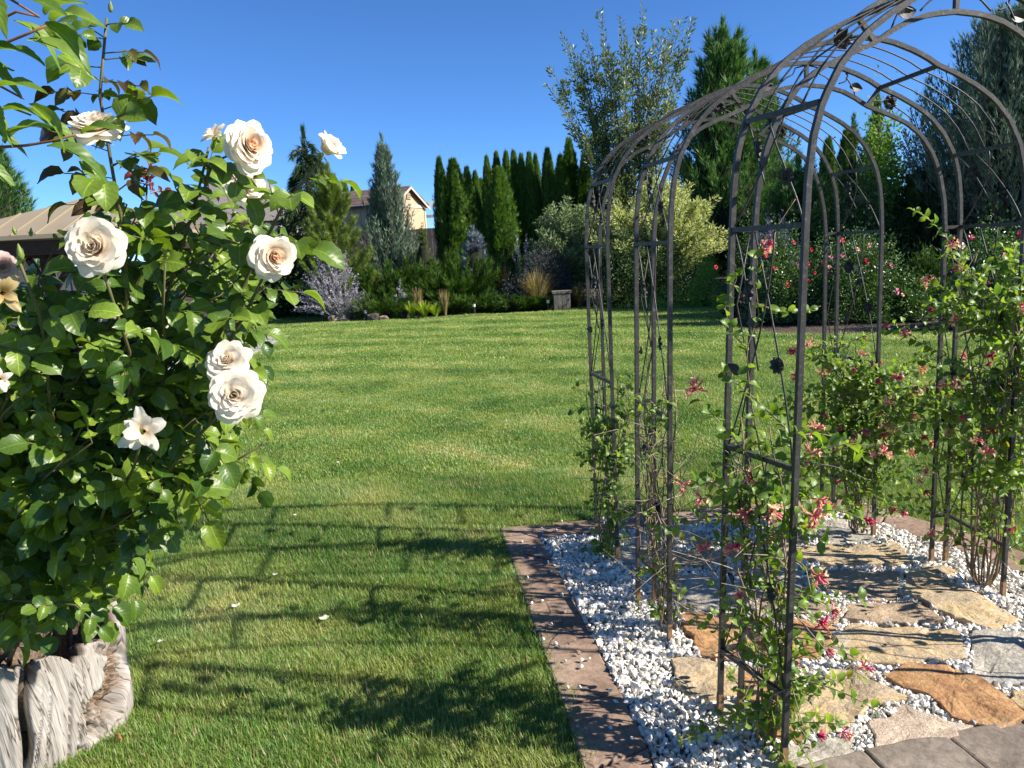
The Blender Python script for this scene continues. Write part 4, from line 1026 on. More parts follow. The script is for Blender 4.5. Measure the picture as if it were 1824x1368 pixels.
vine('bushy honeysuckle on the left leg of the farthest arch, no flowers', (.45, 3.80), .98, 7, 110, .15, .042, 0, 1, [2, 3, 4, 4, 4, 2], limit=120, dry=40)
vine('nearly bare brown honeysuckle on the left leg of the middle arch', (.585, 2.98), 1.15, 12, 26, .16, .040, 0, 2, [3, 2, 1, 1], limit=90, dry=120, density=.7)
vine('honeysuckle with pink flowers on the left leg of the nearest arch', (.745, 2.22), 1.12, 10, 84, .28, .046, 32, 3, [5, 5, 3, 3, 5, 6, 2], (.45, .1, 0), 280, 70, 1.0, (.03, .02))
vine('leafy pink honeysuckle on the right leg of the farthest arch', (1.82, 3.92), 1.0, 12, 150, .42, .046, 56, 4, [1, 2, 4, 6, 6, 6], (.05, -.3, .05), 280, 60, .85)
vine('largest honeysuckle, on the right leg of the middle arch', (2.06, 3.22), 1.50, 16, 155, .48, .048, 86, 5, [2, 3, 5, 6, 6, 5, 3], (-.05, -.25, .1), 300, 100, .85)
# long single strand reaching up the nearest leg to a pink flower at bar height
root = empty('honeysuckle_strand', (.74, 2.25, 0), 'thin honeysuckle strand with one bright pink flower climbing to the crossbar', 'vine', 'honeysuckle vines on the arch legs')
S = [at(1368, 820, 2.2), at(1335, 700, 2.22), at(1330, 620, 2.24), at(1352, 560, 2.25), at(1345, 500, 2.25), at(1352, 440, 2.25), at(1390, 395, 2.25), at(1420, 350, 2.26)]
S[0][2] -= .1; S = np.array([[.745, 2.2, .55], *S])
MB().tube(lerp_path(S, np.linspace(0, 1, 40)), np.linspace(.003, .0014, 40), 5).build('stem', stem_m, root, True)
S2 = np.array([at(1330, 620, 2.24), at(1300, 590, 2.24), at(1290, 540, 2.24), at(1312, 500, 2.24), at(1310, 470, 2.24)])
MB().tube(lerp_path(S2, np.linspace(0, 1, 20)), np.linspace(.002, .001, 20), 5).build('stem', stem_m, root, True)
S3 = np.array([at(1345, 540, 2.25), at(1390, 556, 2.25), at(1440, 552, 2.24), at(1462, 545, 2.23)])
MB().tube(lerp_path(S3, np.linspace(0, 1, 20)), np.linspace(.002, .001, 20), 5).build('stem', stem_m, root, True)
L = Leaves()
for P, n_ in ((S, 16), (S2, 7), (S3, 5)):
    for j in range(n_):
        t_ = .25 + .62 * j / n_ if P is S else .2 + .8 * j / n_
        q = lerp_path(P, np.array([t_]))[0]
        for sg in (-1, 1):
            L.add(q, np.array([sg * .8, -.2, .3]) + rng.normal(size=3) * .5, np.array([.5, -.5, .7]) + rng.normal(size=3) * .4, rng.uniform(.026, .042), HL[j % 3])
L.emit(root, 80)
link('flower_cluster', HFO[1], root, Matrix(frame_xy(at(1358, 445, 2.25), (.5, -.3, .2), .034)))
link('flower_cluster', HFB[1], root, Matrix(frame_xy(at(1366, 437, 2.25), (.6, -.2, .5), .026)))

# ------------------------------------------------------------------ weathered stump
st_m, nt, b = new_mat('weathered grey stump wood')
uv = N(nt, 'ShaderNodeUVMap').outputs[0]
a_ = noise(nt, mapped(nt, uv, (230, 1.6, 1)), 1.0, 5, .6, .12); c_ = noise(nt, mapped(nt, uv, (620, 5, 1)), 1.0, 3, .6, .2)
big = noise(nt, mapped(nt, uv, (26, 2.2, 1)), 1.0, 3)
at_ = N(nt, 'ShaderNodeAttribute'); at_.attribute_name = 'tint'
k = ramp(nt, a_, [(.20, (.16, .145, .13)), (.36, (.27, .25, .23)), (.52, (.35, .33, .305)), (.76, (.43, .41, .385))])
k = mixc(nt, 1.0, k, ramp(nt, big, [(.3, (.86, .80, .74)), (.7, (1.06, 1.05, 1.05))]), 'MULTIPLY')
k = mixc(nt, 1.0, k, ramp(nt, c_, [(.3, (.75, .73, .70)), (.6, (1.08, 1.08, 1.08))]), 'MULTIPLY')
rot_ = ramp(nt, noise(nt, mapped(nt, uv, (150, 45, 1)), 1.0, 5, .7), [(.32, (.028, .018, .012)), (.5, (.13, .085, .055)), (.7, (.34, .26, .19))])
cr_n = noise(nt, mapped(nt, uv, (75, .9, 1)), 1.0, 3, .55, .25)
cr_d = N(nt, 'ShaderNodeMath', operation='SUBTRACT'); nt.links.new(cr_n, cr_d.inputs[0]); cr_d.inputs[1].default_value = .5
cr_a = N(nt, 'ShaderNodeMath', operation='ABSOLUTE'); nt.links.new(cr_d.outputs[0], cr_a.inputs[0])
crk = ramp(nt, cr_a.outputs[0], [(.0, (.16, .13, .11)), (.006, (.5, .47, .44)), (.016, (1, 1, 1))])
k = mixc(nt, 1.0, k, crk, 'MULTIPLY')
nt.links.new(mixc(nt, at_.outputs['Fac'], k, rot_), b.inputs['Base Color']); b.inputs['Roughness'].default_value = .9; b.inputs['Specular IOR Level'].default_value = .15
ad = N(nt, 'ShaderNodeMath', operation='ADD'); nt.links.new(a_, ad.inputs[0]); nt.links.new(c_, ad.inputs[1])
bump(nt, b, ad.outputs[0], .35, .003)
SC = np.array([-1.795, 2.50]); nth, nh = 420, 130
th = np.linspace(-math.pi, math.pi, nth, endpoint=False); hh = np.linspace(0, 1, nh)
TH, HH = np.meshgrid(th, hh)
ct = np.stack([np.cos(TH), np.sin(TH)], -1)
topz = .315 + .04 * np.cos(TH + .3) + .05 * np.exp(-((TH + .95) / .55) ** 2) + .014 * vnoise(np.stack([TH * 16, TH * 0, TH * 0], -1), 19) + .035 * fbm(np.stack([ct[..., 0] * 5, ct[..., 1] * 5, TH * 0], -1), 4, 4) + 0.08 * np.maximum(0, vnoise(np.stack([TH * 9, TH * 0, TH * 0], -1), 9)) * (np.abs(TH - .45) < .5)
Z = -.05 + HH * (topz + .05)
rad = .325 + .012 * HH + .016 * np.sin(3 * TH + 1.0) + .006 * np.sin(5 * TH + .5) + .006 * np.exp(-((HH - .4) / .2) ** 2)
nz = np.stack([ct[..., 0] * 3, ct[..., 1] * 3, HH * .8], -1)
swirl = .5 * fbm(np.stack([ct[..., 0] * 2.2, ct[..., 1] * 2.2, HH * 1.6], -1), 2, 2)
rad += .006 * fbm(nz * 2, 5, 4)
grain = TH + .16 * HH * HH + .10 * swirl
rad += .0014 * vnoise(np.stack([grain * 22, HH * 1.0, HH * 0], -1), 6) + .0018 * vnoise(np.stack([grain * 80, HH * 1.5, HH * 0], -1), 8)
# rotted hollow on the right, deep crack and a split-off slab on the left
cx_ = TH + .10 + .16 * np.sin(HH * 5 + 1); cav = sstep(1.35 - np.sqrt((cx_ / .27) ** 2 + ((HH - .60) / .44) ** 2) * 1.15 + .40 * fbm(np.stack([TH * 6, HH * 6, HH * 0], -1), 12, 3))
rad -= cav * (.03 + .022 * (1 + fbm(np.stack([TH * 30, HH * 14, HH * 0], -1), 13, 3)) + .14 * sstep(fbm(np.stack([TH * 11, HH * 3.5, HH * 0 + 3], -1), 15, 2) * 2.6 - .15))
crack = np.exp(-((TH + .80 + .32 * (1 - HH) - .05 * np.sin(6 * HH)) / .035) ** 2); rad -= .13 * crack * sstep((HH - .05) * 3)
for t0, w0, dp, sl_ in ((-.42, .012, .03, .22), (-.60, .008, .02, .30), (-.30, .007, .016, .25), (-.70, .007, .018, .28), (-1.25, .012, .03, .2), (.55, .010, .02, .1), (.75, .008, .02, .1)):
    rad -= dp * np.exp(-((TH - t0 + sl_ * (1 - HH) + .04 * swirl) / w0) ** 2) * sstep((.95 - HH) * 2.5)
Vo = np.stack([SC[0] + rad * np.cos(TH), SC[1] + rad * np.sin(TH), Z], -1)
n_in = 26; hi_ = np.linspace(1, 0, n_in); ri = (rad[-1] - .055 - .02 * vnoise(np.stack([th * 8, th * 0, th * 0], -1), 3))
Vi = np.stack([np.stack([SC[0] + (ri * (1 - .15 * (1 - h)) + .02 * fbm(np.stack([th * 12, th * 0 + h * 7, th * 0], -1), 22, 2)) * np.cos(th), SC[1] + ri * (1 - .15 * (1 - h)) * np.sin(th), np.where(h > .99, topz[-1] - .008, .08 + (topz[-1] - .09) * h)], -1) for h in hi_])
V = np.concatenate([Vo.reshape(-1, 3), Vi.reshape(-1, 3)]); rows = nh + n_in
i = np.arange(rows - 1)[:, None] * nth; j = np.arange(nth); j2 = (j + 1) % nth
F = np.stack([i + j, i + j2, i + nth + j2, i + nth + j], -1).reshape(-1, 4)
uvs = np.concatenate([np.stack([grain / 6.283 + .5, HH], -1).reshape(-1, 2), np.stack(np.meshgrid(th / 6.283 + .5, hi_), -1).reshape(-1, 2)])
stump = empty('tree_stump', (SC[0], SC[1], 0), 'weathered grey hollow tree stump with a rotted side in the lower left corner', 'stump')
link('trunk_shell', mesh('trunk_shell', V, F, st_m, True, np.concatenate([np.clip(cav, 0, 1).ravel(), np.full(n_in * nth, .9)]), uvs), stump)
earth_m = pmat('dark crumbly soil', [(.3, (.02, .014, .01)), (.7, (.07, .05, .035))], 30, .95, .8, .01)
MB().tube([(SC[0], SC[1], -.02), (SC[0], SC[1], .14)], .26, 24).build('soil_fill', earth_m, stump)

# ------------------------------------------------------------------ cherry tree reaching in at the top left
ch_m = leaf_mat('cherry leaf', (.085, .16, .024), (.18, .27, .05), .42, .45, (1.3, 1.3, 1.1))
CHL = [leaf_mesh('leaf', ch_m, 1, w_, 5, 13, .35, d_, .07, 1.3, s_ + 50) for s_, (w_, d_) in enumerate([(.165, .25), (.18, .4), (.155, .12)])]
tw_m = pmat('reddish brown cherry twig', [(.3, (.13, .055, .03)), (.7, (.24, .12, .07))], 40, .6, .3, .002, world_space=True)
cherry = empty('cherry_tree', (-1.75, 1.25, 0), 'cherry tree whose leafy twigs hang into the top left corner', 'tree')
tr = np.array([(-1.75, 1.25, -.05), (-1.74, 1.24, .8), (-1.70, 1.26, 1.5), (-1.62, 1.25, 2.1), (-1.5, 1.28, 2.7), (-1.35, 1.3, 3.2)])
MB().tube(lerp_path(tr, np.linspace(0, 1, 20)), np.linspace(.055, .022, 20), 10).build('trunk', bark_m, cherry, True)
L = Leaves(); g5 = np.random.default_rng(8)
BR = [([(-1.62, 1.25, 2.05)], [(-80, 105), (-20, 88), (35, 66), (85, 45)], 1.30, 14), ([(-1.68, 1.25, 1.75)], [(-60, 268), (0, 262), (50, 259), (100, 250), (135, 240)], 1.32, 12), ([(-1.55, 1.27, 2.5)], [(-60, -60), (-10, -15), (30, 5), (70, 30)], 1.28, 13), ([(-1.62, 1.25, 2.0)], [(-60, 160), (-15, 150), (20, 158), (40, 175)], 1.28, 13), ([(-1.6, 1.25, 1.9)], [(-70, 210), (-10, 196), (30, 190), (55, 205)], 1.36, 11), ([(-1.64, 1.25, 2.1)], [(-80, 50), (-10, 40), (30, 20), (70, 30)], 1.38, 12)]
for st, pts, Y, n_ in BR:
    P = lerp_path(np.array(st + px(pts, Y)), np.linspace(0, 1, 24))
    MB().tube(P, np.linspace(.009, .0018, 24), 6).build('branch', tw_m, cherry, True)
    for k in range(n_):
        t_ = .30 + .70 * k / (n_ - 1); p = lerp_path(P, np.array([t_]))[0]; tg = unit(P[-1] - P[-6]); sg = 1 if k % 2 else -1
        d = unit(tg * .8 + np.array([0, -.35, .7]) * sg * .45 + np.array([.25, -.1, -.38]) + g5.normal(size=3) * .2)
        MB_ = p + d * .012
        L.add(MB_, d, np.array([.25, -.45, .85]) + g5.normal(size=3) * .3, g5.uniform(.080, .112), CHL[k % 3])
# more twigs and leaves outside the picture so the crown carries on
for k in range(26):
    a = g5.uniform(0, 6.28); p0 = lerp_path(tr, np.array([g5.uniform(.5, 1)]))[0]; e = p0 + np.array([math.cos(a) * .6 - .25, math.sin(a) * .6 + .15, g5.uniform(-.1, .6)])
    q = proj(e)[0]
    if -40 < q[0] < 1900 and q[1] > -40: continue
    P = lerp_path(np.array([p0, (p0 + e) / 2 + [0, 0, .08], e]), np.linspace(0, 1, 10)); MB().tube(P, np.linspace(.008, .002, 10), 5).build('branch', tw_m, cherry, True)
    for j in range(10):
        L.add(lerp_path(P, np.array([.4 + .06 * j]))[0], g5.normal(size=3) + [0, 0, -.3], np.array([.2, -.3, .9]) + g5.normal(size=3) * .3, g5.uniform(.07, .1), CHL[j % 3])
L.emit(cherry, 90)

# ------------------------------------------------------------------ small litter on the lawn
pet_m = PET[0]
for k, (x, y, s_, lb) in enumerate([(420, 1081, .030, 'white rose petal on the lawn left of the squarish one'), (578, 1105, .034, 'squarish white petal lying in the middle of the near lawn'), (602, 825, .022, 'small white petal on the sunny lawn beyond the arch shadows'), (525, 919, .020, 'tiny pale petal in the shadow of the farthest arch'), (286, 1145, .016, 'tiny white petal close to the stump'), (490, 1026, .020, 'pale buff petal between two arch shadows')]):
    p = gnd(x, y, .03); gg_ = np.random.default_rng(k)
    q = np.linspace(-1, 1, 5); U, W_ = np.meshgrid(q, q)
    V = np.stack([U * s_ * .6 * (1 - .2 * W_ ** 2), W_ * s_ * .5 * (1 - .15 * U), .25 * s_ * (U ** 2 * gg_.uniform(.3, 1) + W_ ** 2 * gg_.uniform(-.4, .7))], -1).reshape(-1, 3)
    a = gg_.uniform(0, 6.28); V = V @ np.array(Matrix.Rotation(a, 3, 'Z')).T + p + [0, 0, .008]
    i = (np.arange(4)[:, None] * 5 + np.arange(4)).ravel()
    o = link('fallen_petal', mesh('fallen_petal', V, np.stack([i, i + 1, i + 6, i + 5], 1), pet_m, True, np.full(25, .9)))
    md = o.modifiers.new('thick', 'SOLIDIFY'); md.thickness = .0008
    tag(o, lb, 'petal', 'petals fallen on the lawn')
chip_m = pmat('orange bark chip', [(.3, (.22, .09, .035)), (.7, (.42, .20, .09))], 60, .85, .5, .003)
for k, (x, y, lb) in enumerate([(150, 1103, 'orange bark chip in the grass behind the stump'), (212, 1313, 'reddish bark chip in the grass right of the stump'), (434, 862, 'small brown bark chip under the lowest rose branch')]):
    p = gnd(x, y, .03); m = MB(); gg_ = np.random.default_rng(k + 4)
    P = np.array([[-.022, 0, 0], [-.008, .002, .003], [.01, -.002, .002], [.022, .001, 0]]) @ np.array(Matrix.Rotation(gg_.uniform(0, 3), 3, 'Z')).T + p
    m.tube(P, [.003, .006, .0065, .003], 6, n=(0, 0, 1)); tag(m.build('bark_chip', chip_m), lb, 'wood chip')
# ------------------------------------------------------------------ background planting
def base_of(pxx, Y):
    p = at(pxx, 480, Y); return np.array([p[0], Y, float(rise(np.array(p[0]), np.array(Y))) - .02])
def top_z(pxx, pyy, Y): return at(pxx, pyy, Y)[2]
def X_at(pxx, pyy, Y): return at(pxx, pyy, Y)[0]
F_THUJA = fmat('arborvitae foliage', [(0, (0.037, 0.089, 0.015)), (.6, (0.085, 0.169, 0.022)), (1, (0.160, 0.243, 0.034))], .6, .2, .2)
F_JUN = fmat('spreading juniper foliage', [(0, (0.026, 0.058, 0.011)), (.6, (0.058, 0.123, 0.018)), (1, (0.112, 0.189, 0.028))], .6, .2, .2)
F_BLUE = fmat('blue green juniper foliage', [(0, (0.075, 0.123, 0.083)), (.6, (0.149, 0.215, 0.149)), (1, (0.248, 0.314, 0.223))], .6, .2, .2, (1.2, 1.25, .9))
F_CYP = fmat('cypress foliage', [(0, (0.042, 0.106, 0.031)), (.6, (0.092, 0.192, 0.057)), (1, (0.173, 0.286, 0.092))], .6, .2, .2)
F_PINE = fmat('pine needles', [(0, (0.083, 0.132, 0.026)), (.6, (0.174, 0.239, 0.046)), (1, (0.281, 0.330, 0.083))], .55, .22, .25)
F_DPINE = fmat('dark pine needles', [(0, (0.045, 0.090, 0.027)), (.6, (0.098, 0.165, 0.045)), (1, (0.165, 0.240, 0.075))], .55, .22, .25)
F_SILVER = fmat('silver blue spruce', [(0, (.10, .13, .16)), (.6, (.19, .24, .28)), (1, (.34, .39, .42))], .6, .15, .2, (1, 1, 1))
F_WILLOW = fmat('variegated willow leaves', [(0, (0.142, 0.222, 0.080)), (.4, (0.302, 0.373, 0.133)), (.75, (0.586, 0.586, 0.248)), (1, (0.748, 0.748, 0.444))], .5, .32, .25, (1.2, 1.2, .7))
F_GREY = fmat('grey green willow leaves', [(0, (0.100, 0.154, 0.072)), (.6, (0.198, 0.270, 0.126)), (1, (0.360, 0.414, 0.216))], .5, .28, .25, (1.2, 1.2, .7))
F_TALL = fmat('olive upright leaves', [(0, (0.075, 0.116, 0.045)), (.55, (0.169, 0.225, 0.079)), (1, (0.356, 0.394, 0.206))], .42, .25, .4, (1.2, 1.2, .6))
F_ROSE = fmat('shrub rose leaves', [(0, (0.027, 0.065, 0.018)), (.5, (0.065, 0.128, 0.029)), (1, (0.146, 0.228, 0.073))], .35, .2, .45)
F_BRIGHT = fmat('bright green shrub leaves', [(0, (0.090, 0.188, 0.027)), (.6, (0.180, 0.315, 0.045)), (1, (0.300, 0.405, 0.090))], .5, .3, .25)
F_DARK = fmat('dark evergreen leaves', [(0, (0.018, 0.039, 0.012)), (.6, (0.042, 0.083, 0.021)), (1, (0.090, 0.143, 0.042))], .5, .2, .3)
F_SAGE = fmat('russian sage bloom', [(0, (.20, .20, .17)), (.35, (.27, .25, .28)), (.7, (.42, .37, .46)), (1, (.60, .56, .62))], .7, .2, .15, (1, 1, 1))
F_LAV = fmat('catmint', [(0, (.050, .062, .045)), (.6, (.095, .105, .085)), (1, (.19, .18, .20))], .7, .2, .15, (1, 1, 1))
F_STRAW = fmat('straw grass', [(0, (.14, .11, .045)), (.6, (.30, .24, .10)), (1, (.46, .39, .20))], .6, .3, .2, (1.1, 1.05, .7))
F_GOLD = fmat('golden grass', [(0, (.24, .19, .035)), (.6, (.45, .36, .08)), (1, (.62, .54, .20))], .6, .35, .2, (1.1, 1.05, .7))
F_LIME = fmat('lime green blades', [(0, (.13, .22, .02)), (.6, (.27, .37, .04)), (1, (.42, .47, .08))], .5, .35, .2)
core_m = pmat('dark crown filler', [(.3, (.010, .012, .006)), (.7, (.025, .026, .014))], 10, .95, 0)  # near-black solid cores added inside crowns to block the view through

def lathe(prof, seg=14, seed=0, wob=.1):
    prof = np.array(prof); a = np.arange(seg) / seg * 2 * math.pi; k = len(prof)
    V = np.stack([np.stack([r * np.cos(a), r * np.sin(a), np.full(seg, z)], -1) for r, z in prof]).reshape(-1, 3)
    V[:, :2] *= (1 + wob * vnoise(V * 3, seed))[:, None]
    i = np.arange(k - 1)[:, None] * seg; j = np.arange(seg); j2 = (j + 1) % seg
    return V, np.stack([i + j, i + j2, i + seg + j2, i + seg + j], -1).reshape(-1, 4)
def plant(name, loc, label, cat, group, pieces):
    """thing with its parts; pieces: (part name, mesh)"""
    root = empty(name, loc, label, cat, group)
    for nm, me in pieces:
        o = bpy.data.objects.new(nm, me); COL.objects.link(o); o.parent = root
    return root
# -- columnar arborvitae: three shapes, copied
def thuja_meshes(seed, n=7000):
    gg = np.random.default_rng(seed)
    z = gg.random(n) ** .85; a = gg.uniform(0, 6.283, n)
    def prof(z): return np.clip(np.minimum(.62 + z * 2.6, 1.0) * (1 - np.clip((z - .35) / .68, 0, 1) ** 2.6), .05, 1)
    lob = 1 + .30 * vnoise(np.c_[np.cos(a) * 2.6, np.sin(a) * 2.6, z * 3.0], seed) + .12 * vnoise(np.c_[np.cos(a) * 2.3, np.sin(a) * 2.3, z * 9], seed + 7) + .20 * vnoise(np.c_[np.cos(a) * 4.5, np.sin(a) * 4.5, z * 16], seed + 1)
    r = prof(z) * lob * (1 - .30 * gg.random(n) ** 2); wsp = gg.random(n) < .10; r = np.where(wsp, r * 1.16, r); z = np.where(wsp, z + .02, z)
    P = np.c_[r * np.cos(a) * .5, r * np.sin(a) * .5, z]
    D = np.c_[np.cos(a) * .42, np.sin(a) * .42, np.full(n, .9)] + gg.normal(size=(n, 3)) * .22
    S = np.c_[-np.sin(a), np.cos(a), np.zeros(n)] + gg.normal(size=(n, 3)) * .5
    # sized in metres for a tree 4.5 m tall and 1.1 m wide
    P = P * [1.1, 1.1, 4.5]
    V, F, T = cards(P, D, S, gg.uniform(.12, .24, n), .13, T_FROND, np.clip(.25 + .5 * gg.random(n) + .8 * (lob - 1), 0, 1))  # shading put into the tint: lobes lighter, hollows between them darker
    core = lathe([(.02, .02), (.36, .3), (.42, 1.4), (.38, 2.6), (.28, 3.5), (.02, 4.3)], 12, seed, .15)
    tr = MB().tube([(0, 0, -.05), (0, 0, .7)], .06, 8).mesh('trunk', bark_m)
    return [('crown', mesh('crown', V, F, F_THUJA, False, T)), ('crown_filler', mesh('crown_filler', *core, core_m)), ('trunk', tr)]
TH_V = [thuja_meshes(s) for s in (1, 2, 3)]
TH = [  # photo x, photo y of the tip, width in photo pixels, distance, what sets it apart
 (789, 279, 26, 26.0, 'slim arborvitae at the left end of the row, nearest the shed'),
 (813, 283, 42, 25.2, 'broad arborvitae beside the slim one at the left end of the row'),
 (836, 297, 26, 26.8, 'arborvitae just right of the broad one, left of the gap'),
 (850, 304, 22, 28.4, 'short dark arborvitae, left one of two in the gap'),
 (859, 318, 20, 28.6, 'shortest dark arborvitae, right one of two in the gap'),
 (872, 278, 22, 27.6, 'narrow arborvitae behind the left side of the front one'),
 (889, 270, 24, 27.8, 'arborvitae rising straight behind the front one'),
 (893, 298, 48, 23.6, 'large sunlit arborvitae standing in front of the row'),
 (906, 270, 24, 27.6, 'first arborvitae right of the front one'),
 (919, 268, 24, 27.8, 'second arborvitae right of the front one'),
 (932, 274, 22, 27.6, 'third arborvitae right of the front one'),
 (946, 271, 24, 27.4, 'fourth arborvitae right of the front one'),
 (957, 274, 20, 27.8, 'fifth arborvitae right of the front one'),
 (978, 264, 28, 27.0, 'sixth arborvitae right of the front one, left of the bushy one'),
 (1000, 276, 30, 26.6, 'low green arborvitae in front of the tallest one'),
 (1016, 246, 32, 27.2, 'tallest arborvitae of the row, left of the upright olive tree'),
 (1042, 275, 30, 26.8, 'arborvitae at the right end of the row, under the olive tree'),
 (1066, 284, 28, 27.2, 'arborvitae half hidden behind the left curve of the farthest arch'),
 (1466, 246, 34, 24.0, 'dark arborvitae seen through the arches, left of a pair'),
 (1497, 232, 34, 24.4, 'dark arborvitae seen through the arches, right of a pair'),
 (622, 324, 20, 36.0, 'small distant arborvitae above the shed roof, left of two'),
 (634, 330, 16, 36.5, 'small distant arborvitae above the shed roof, right of two'),
]
for k, (x, y, wpx, Y, lb) in enumerate(TH):
    b_ = base_of(x + 6, Y); h = top_z(x, y, Y) - b_[2]; w_ = wpx * Y / FPX
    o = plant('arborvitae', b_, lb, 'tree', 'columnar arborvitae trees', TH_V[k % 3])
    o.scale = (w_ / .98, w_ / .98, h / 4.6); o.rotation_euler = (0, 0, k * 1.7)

# -- feathery branches: quadratic curves covered in sprays
def plumes(B0, B1, B2, per, rad, L, W, tmpl, gg, fwd=.75, tpow=1.0, tint_tip=.3, taper=.7):
    m = len(B0); t = gg.random((m, per)) ** tpow; t = t[..., None]
    P = (1 - t) ** 2 * B0[:, None] + 2 * t * (1 - t) * B1[:, None] + t ** 2 * B2[:, None]
    Tn = unit(2 * (1 - t) * (B1 - B0)[:, None] + 2 * t * (B2 - B1)[:, None])
    rd = gg.normal(size=P.shape); rd = unit(rd - Tn * (rd * Tn).sum(-1, keepdims=True))
    rr = np.asarray(rad).reshape(-1, 1, 1) if not np.isscalar(rad) else rad
    off = rr * (1 - t * taper) * gg.random((m, per, 1)) ** .6
    P = P + rd * off
    D = Tn * fwd + rd * (1 - fwd) * 1.3 + gg.normal(size=P.shape) * .12
    S = np.cross(D, gg.normal(size=P.shape))
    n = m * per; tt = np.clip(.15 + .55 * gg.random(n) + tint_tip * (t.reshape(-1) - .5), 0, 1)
    return cards(P.reshape(-1, 3), D.reshape(-1, 3), S.reshape(-1, 3), (L * gg.uniform(.7, 1.3, n)), W, tmpl, tt)
def wood(B0, B1, B2, r0, r1, every=1, k=6, mat=bark_m):
    m = MB()
    for a, b_, c in list(zip(B0, B1, B2))[::every]: m.tube(bez(a, b_, c, k), np.linspace(r0, r1, k), 4, cap=False)
    return m.mesh('branches', mat)
def conifer(name, loc, h, w, label, fm, seed, nb=150, per=70, ang=(20, 60), rad=.16, L=.22, W=.1, tmpl=T_FROND3, shape=.8, droop=0.0, base=.02, lean=(0, 0), cat='tree', group=None, up=0.25, core=.55, mat_tr=bark_m):
    """upright conifer; ang = angle of low and high branches from the vertical, in degrees"""
    gg = np.random.default_rng(seed)
    z = base * h + (1 - base) * h * gg.random(nb) ** 1.15 * .93; f = z / h; a = np.arange(nb) * 2.39996 + gg.normal(size=nb) * .3
    R_ = w / 2 * np.clip(1 - f, 0.03, 1) ** shape * np.minimum(1, .55 + f * 3) * gg.uniform(.75, 1.15, nb)
    el = np.radians(90 - (ang[0] + (ang[1] - ang[0]) * (1 - f)))      # elevation
    hx, hy = np.cos(a), np.sin(a)
    B0 = np.c_[np.zeros(nb) + lean[0] * f, lean[1] * f, np.maximum(z - R_ * np.tan(np.clip(el, -1.2, 1.25)) * .75, base * h * .5)]
    B2 = np.c_[hx * R_ + lean[0] * f, hy * R_ + lean[1] * f, z + R_ * up - droop * R_]
    B1 = (B0 + B2) / 2 + np.c_[hx * R_ * .15, hy * R_ * .15, -R_ * .12 + droop * R_ * .6]
    V, F, T = plumes(B0, B1, B2, per, np.clip(R_ * .32, .06, rad), L, W, tmpl, gg, tpow=.62)
    top = plumes(np.array([[lean[0] * .8, lean[1] * .8, h * .82]]), np.array([[lean[0] * .9, lean[1] * .9, h * .92]]), np.array([[lean[0], lean[1], h]]), per * 2, .10, L, W, tmpl, gg, .85)
    F = np.concatenate([F, top[1] + len(V)]); V = np.concatenate([V, top[0]]); T = np.concatenate([T, top[2]])
    pcs = [('crown', mesh('crown', V, F, fm, False, T)), ('branches', wood(B0, B1, B2, .018, .006, 2)),
           ('trunk', MB().tube([(0, 0, -.08), (lean[0] * .5, lean[1] * .5, h * .5), (lean[0], lean[1], h * .96)], [w * .03 + .03, w * .02 + .02, .008], 8).mesh('trunk', mat_tr))]
    if core:
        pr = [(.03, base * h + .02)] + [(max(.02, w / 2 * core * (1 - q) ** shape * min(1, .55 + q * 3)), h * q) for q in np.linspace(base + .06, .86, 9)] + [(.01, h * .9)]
        pcs.append(('crown_filler', mesh('crown_filler', *lathe(pr, 12, seed, .35), core_m)))
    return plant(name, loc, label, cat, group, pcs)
def from_px(x, ytop, wpx, Y, xb=None):
    b_ = base_of(x if xb is None else xb, Y); return b_, top_z(x, ytop, Y) - b_[2], wpx * Y / FPX
def con(name, x, yt, wpx, Y, label, fm, seed, **kw):
    b_, h, w = from_px(x, yt, wpx, Y, kw.pop('xb', None)); return conifer(name, b_, h, w, label, fm, seed, **kw)
con('blue_juniper', 692, 240, 128, 22.5, 'slender pointed blue green juniper in front of the shed', F_BLUE, 31, nb=300, per=60, ang=(8, 22), rad=.10, L=.16, W=.07, shape=.95, up=1.3, core=.45, xb=698)
con('pine_tree', 590, 292, 160, 21.5, 'light green young pine between the rose bush and the blue juniper', F_PINE, 32, nb=110, per=110, ang=(35, 70), rad=.10, L=.17, W=.10, tmpl=T_TUFT, shape=.75, up=.55, core=0, xb=600)
con('weeping_cedar', 563, 226, 230, 24.0, 'dark weeping cedar rising behind the half open rose', F_DARK, 33, nb=190, per=95, ang=(60, 95), rad=.14, L=.2, W=.09, shape=.7, droop=1.0, up=0, core=0)
con('dwarf_spruce', 757, 396, 60, 22.0, 'small conical light green spruce below the white canopy', fmat('dwarf spruce needles', [(0, (.075, .12, .03)), (.6, (.14, .19, .05)), (1, (.22, .26, .08))], .6, .2, .2), 34, nb=160, per=30, ang=(30, 70), rad=.08, L=.07, W=.04, shape=.8, core=.75)
con('silver_spruce', 846, 404, 78, 22.9, 'small silver blue spruce left of the front arborvitae', F_SILVER, 35, nb=130, per=50, ang=(20, 70), rad=.10, L=.12, W=.06, shape=.55, core=.6)
con('leyland_cypress', 1268, 36, 215, 26.5, 'tall green cypress behind the variegated willow', F_CYP, 36, nb=330, per=80, ang=(28, 62), rad=.30, L=.30, W=.14, shape=.62, up=.55, core=.62, lean=(.0, 0), xb=1290)
con('leyland_cypress', 1345, 92, 190, 27.5, 'second cypress top right of the tallest one, above the arch', F_CYP, 37, nb=200, per=75, ang=(28, 55), rad=.28, L=.30, W=.14, shape=.62, up=.6, core=.6)
con('blue_juniper', 1795, 20, 385, 17.5, 'huge blue green juniper filling the right edge behind the arches', F_BLUE, 38, nb=620, per=95, ang=(12, 30), rad=.19, L=.19, W=.09, shape=.62, up=1.1, core=.62, xb=1800)
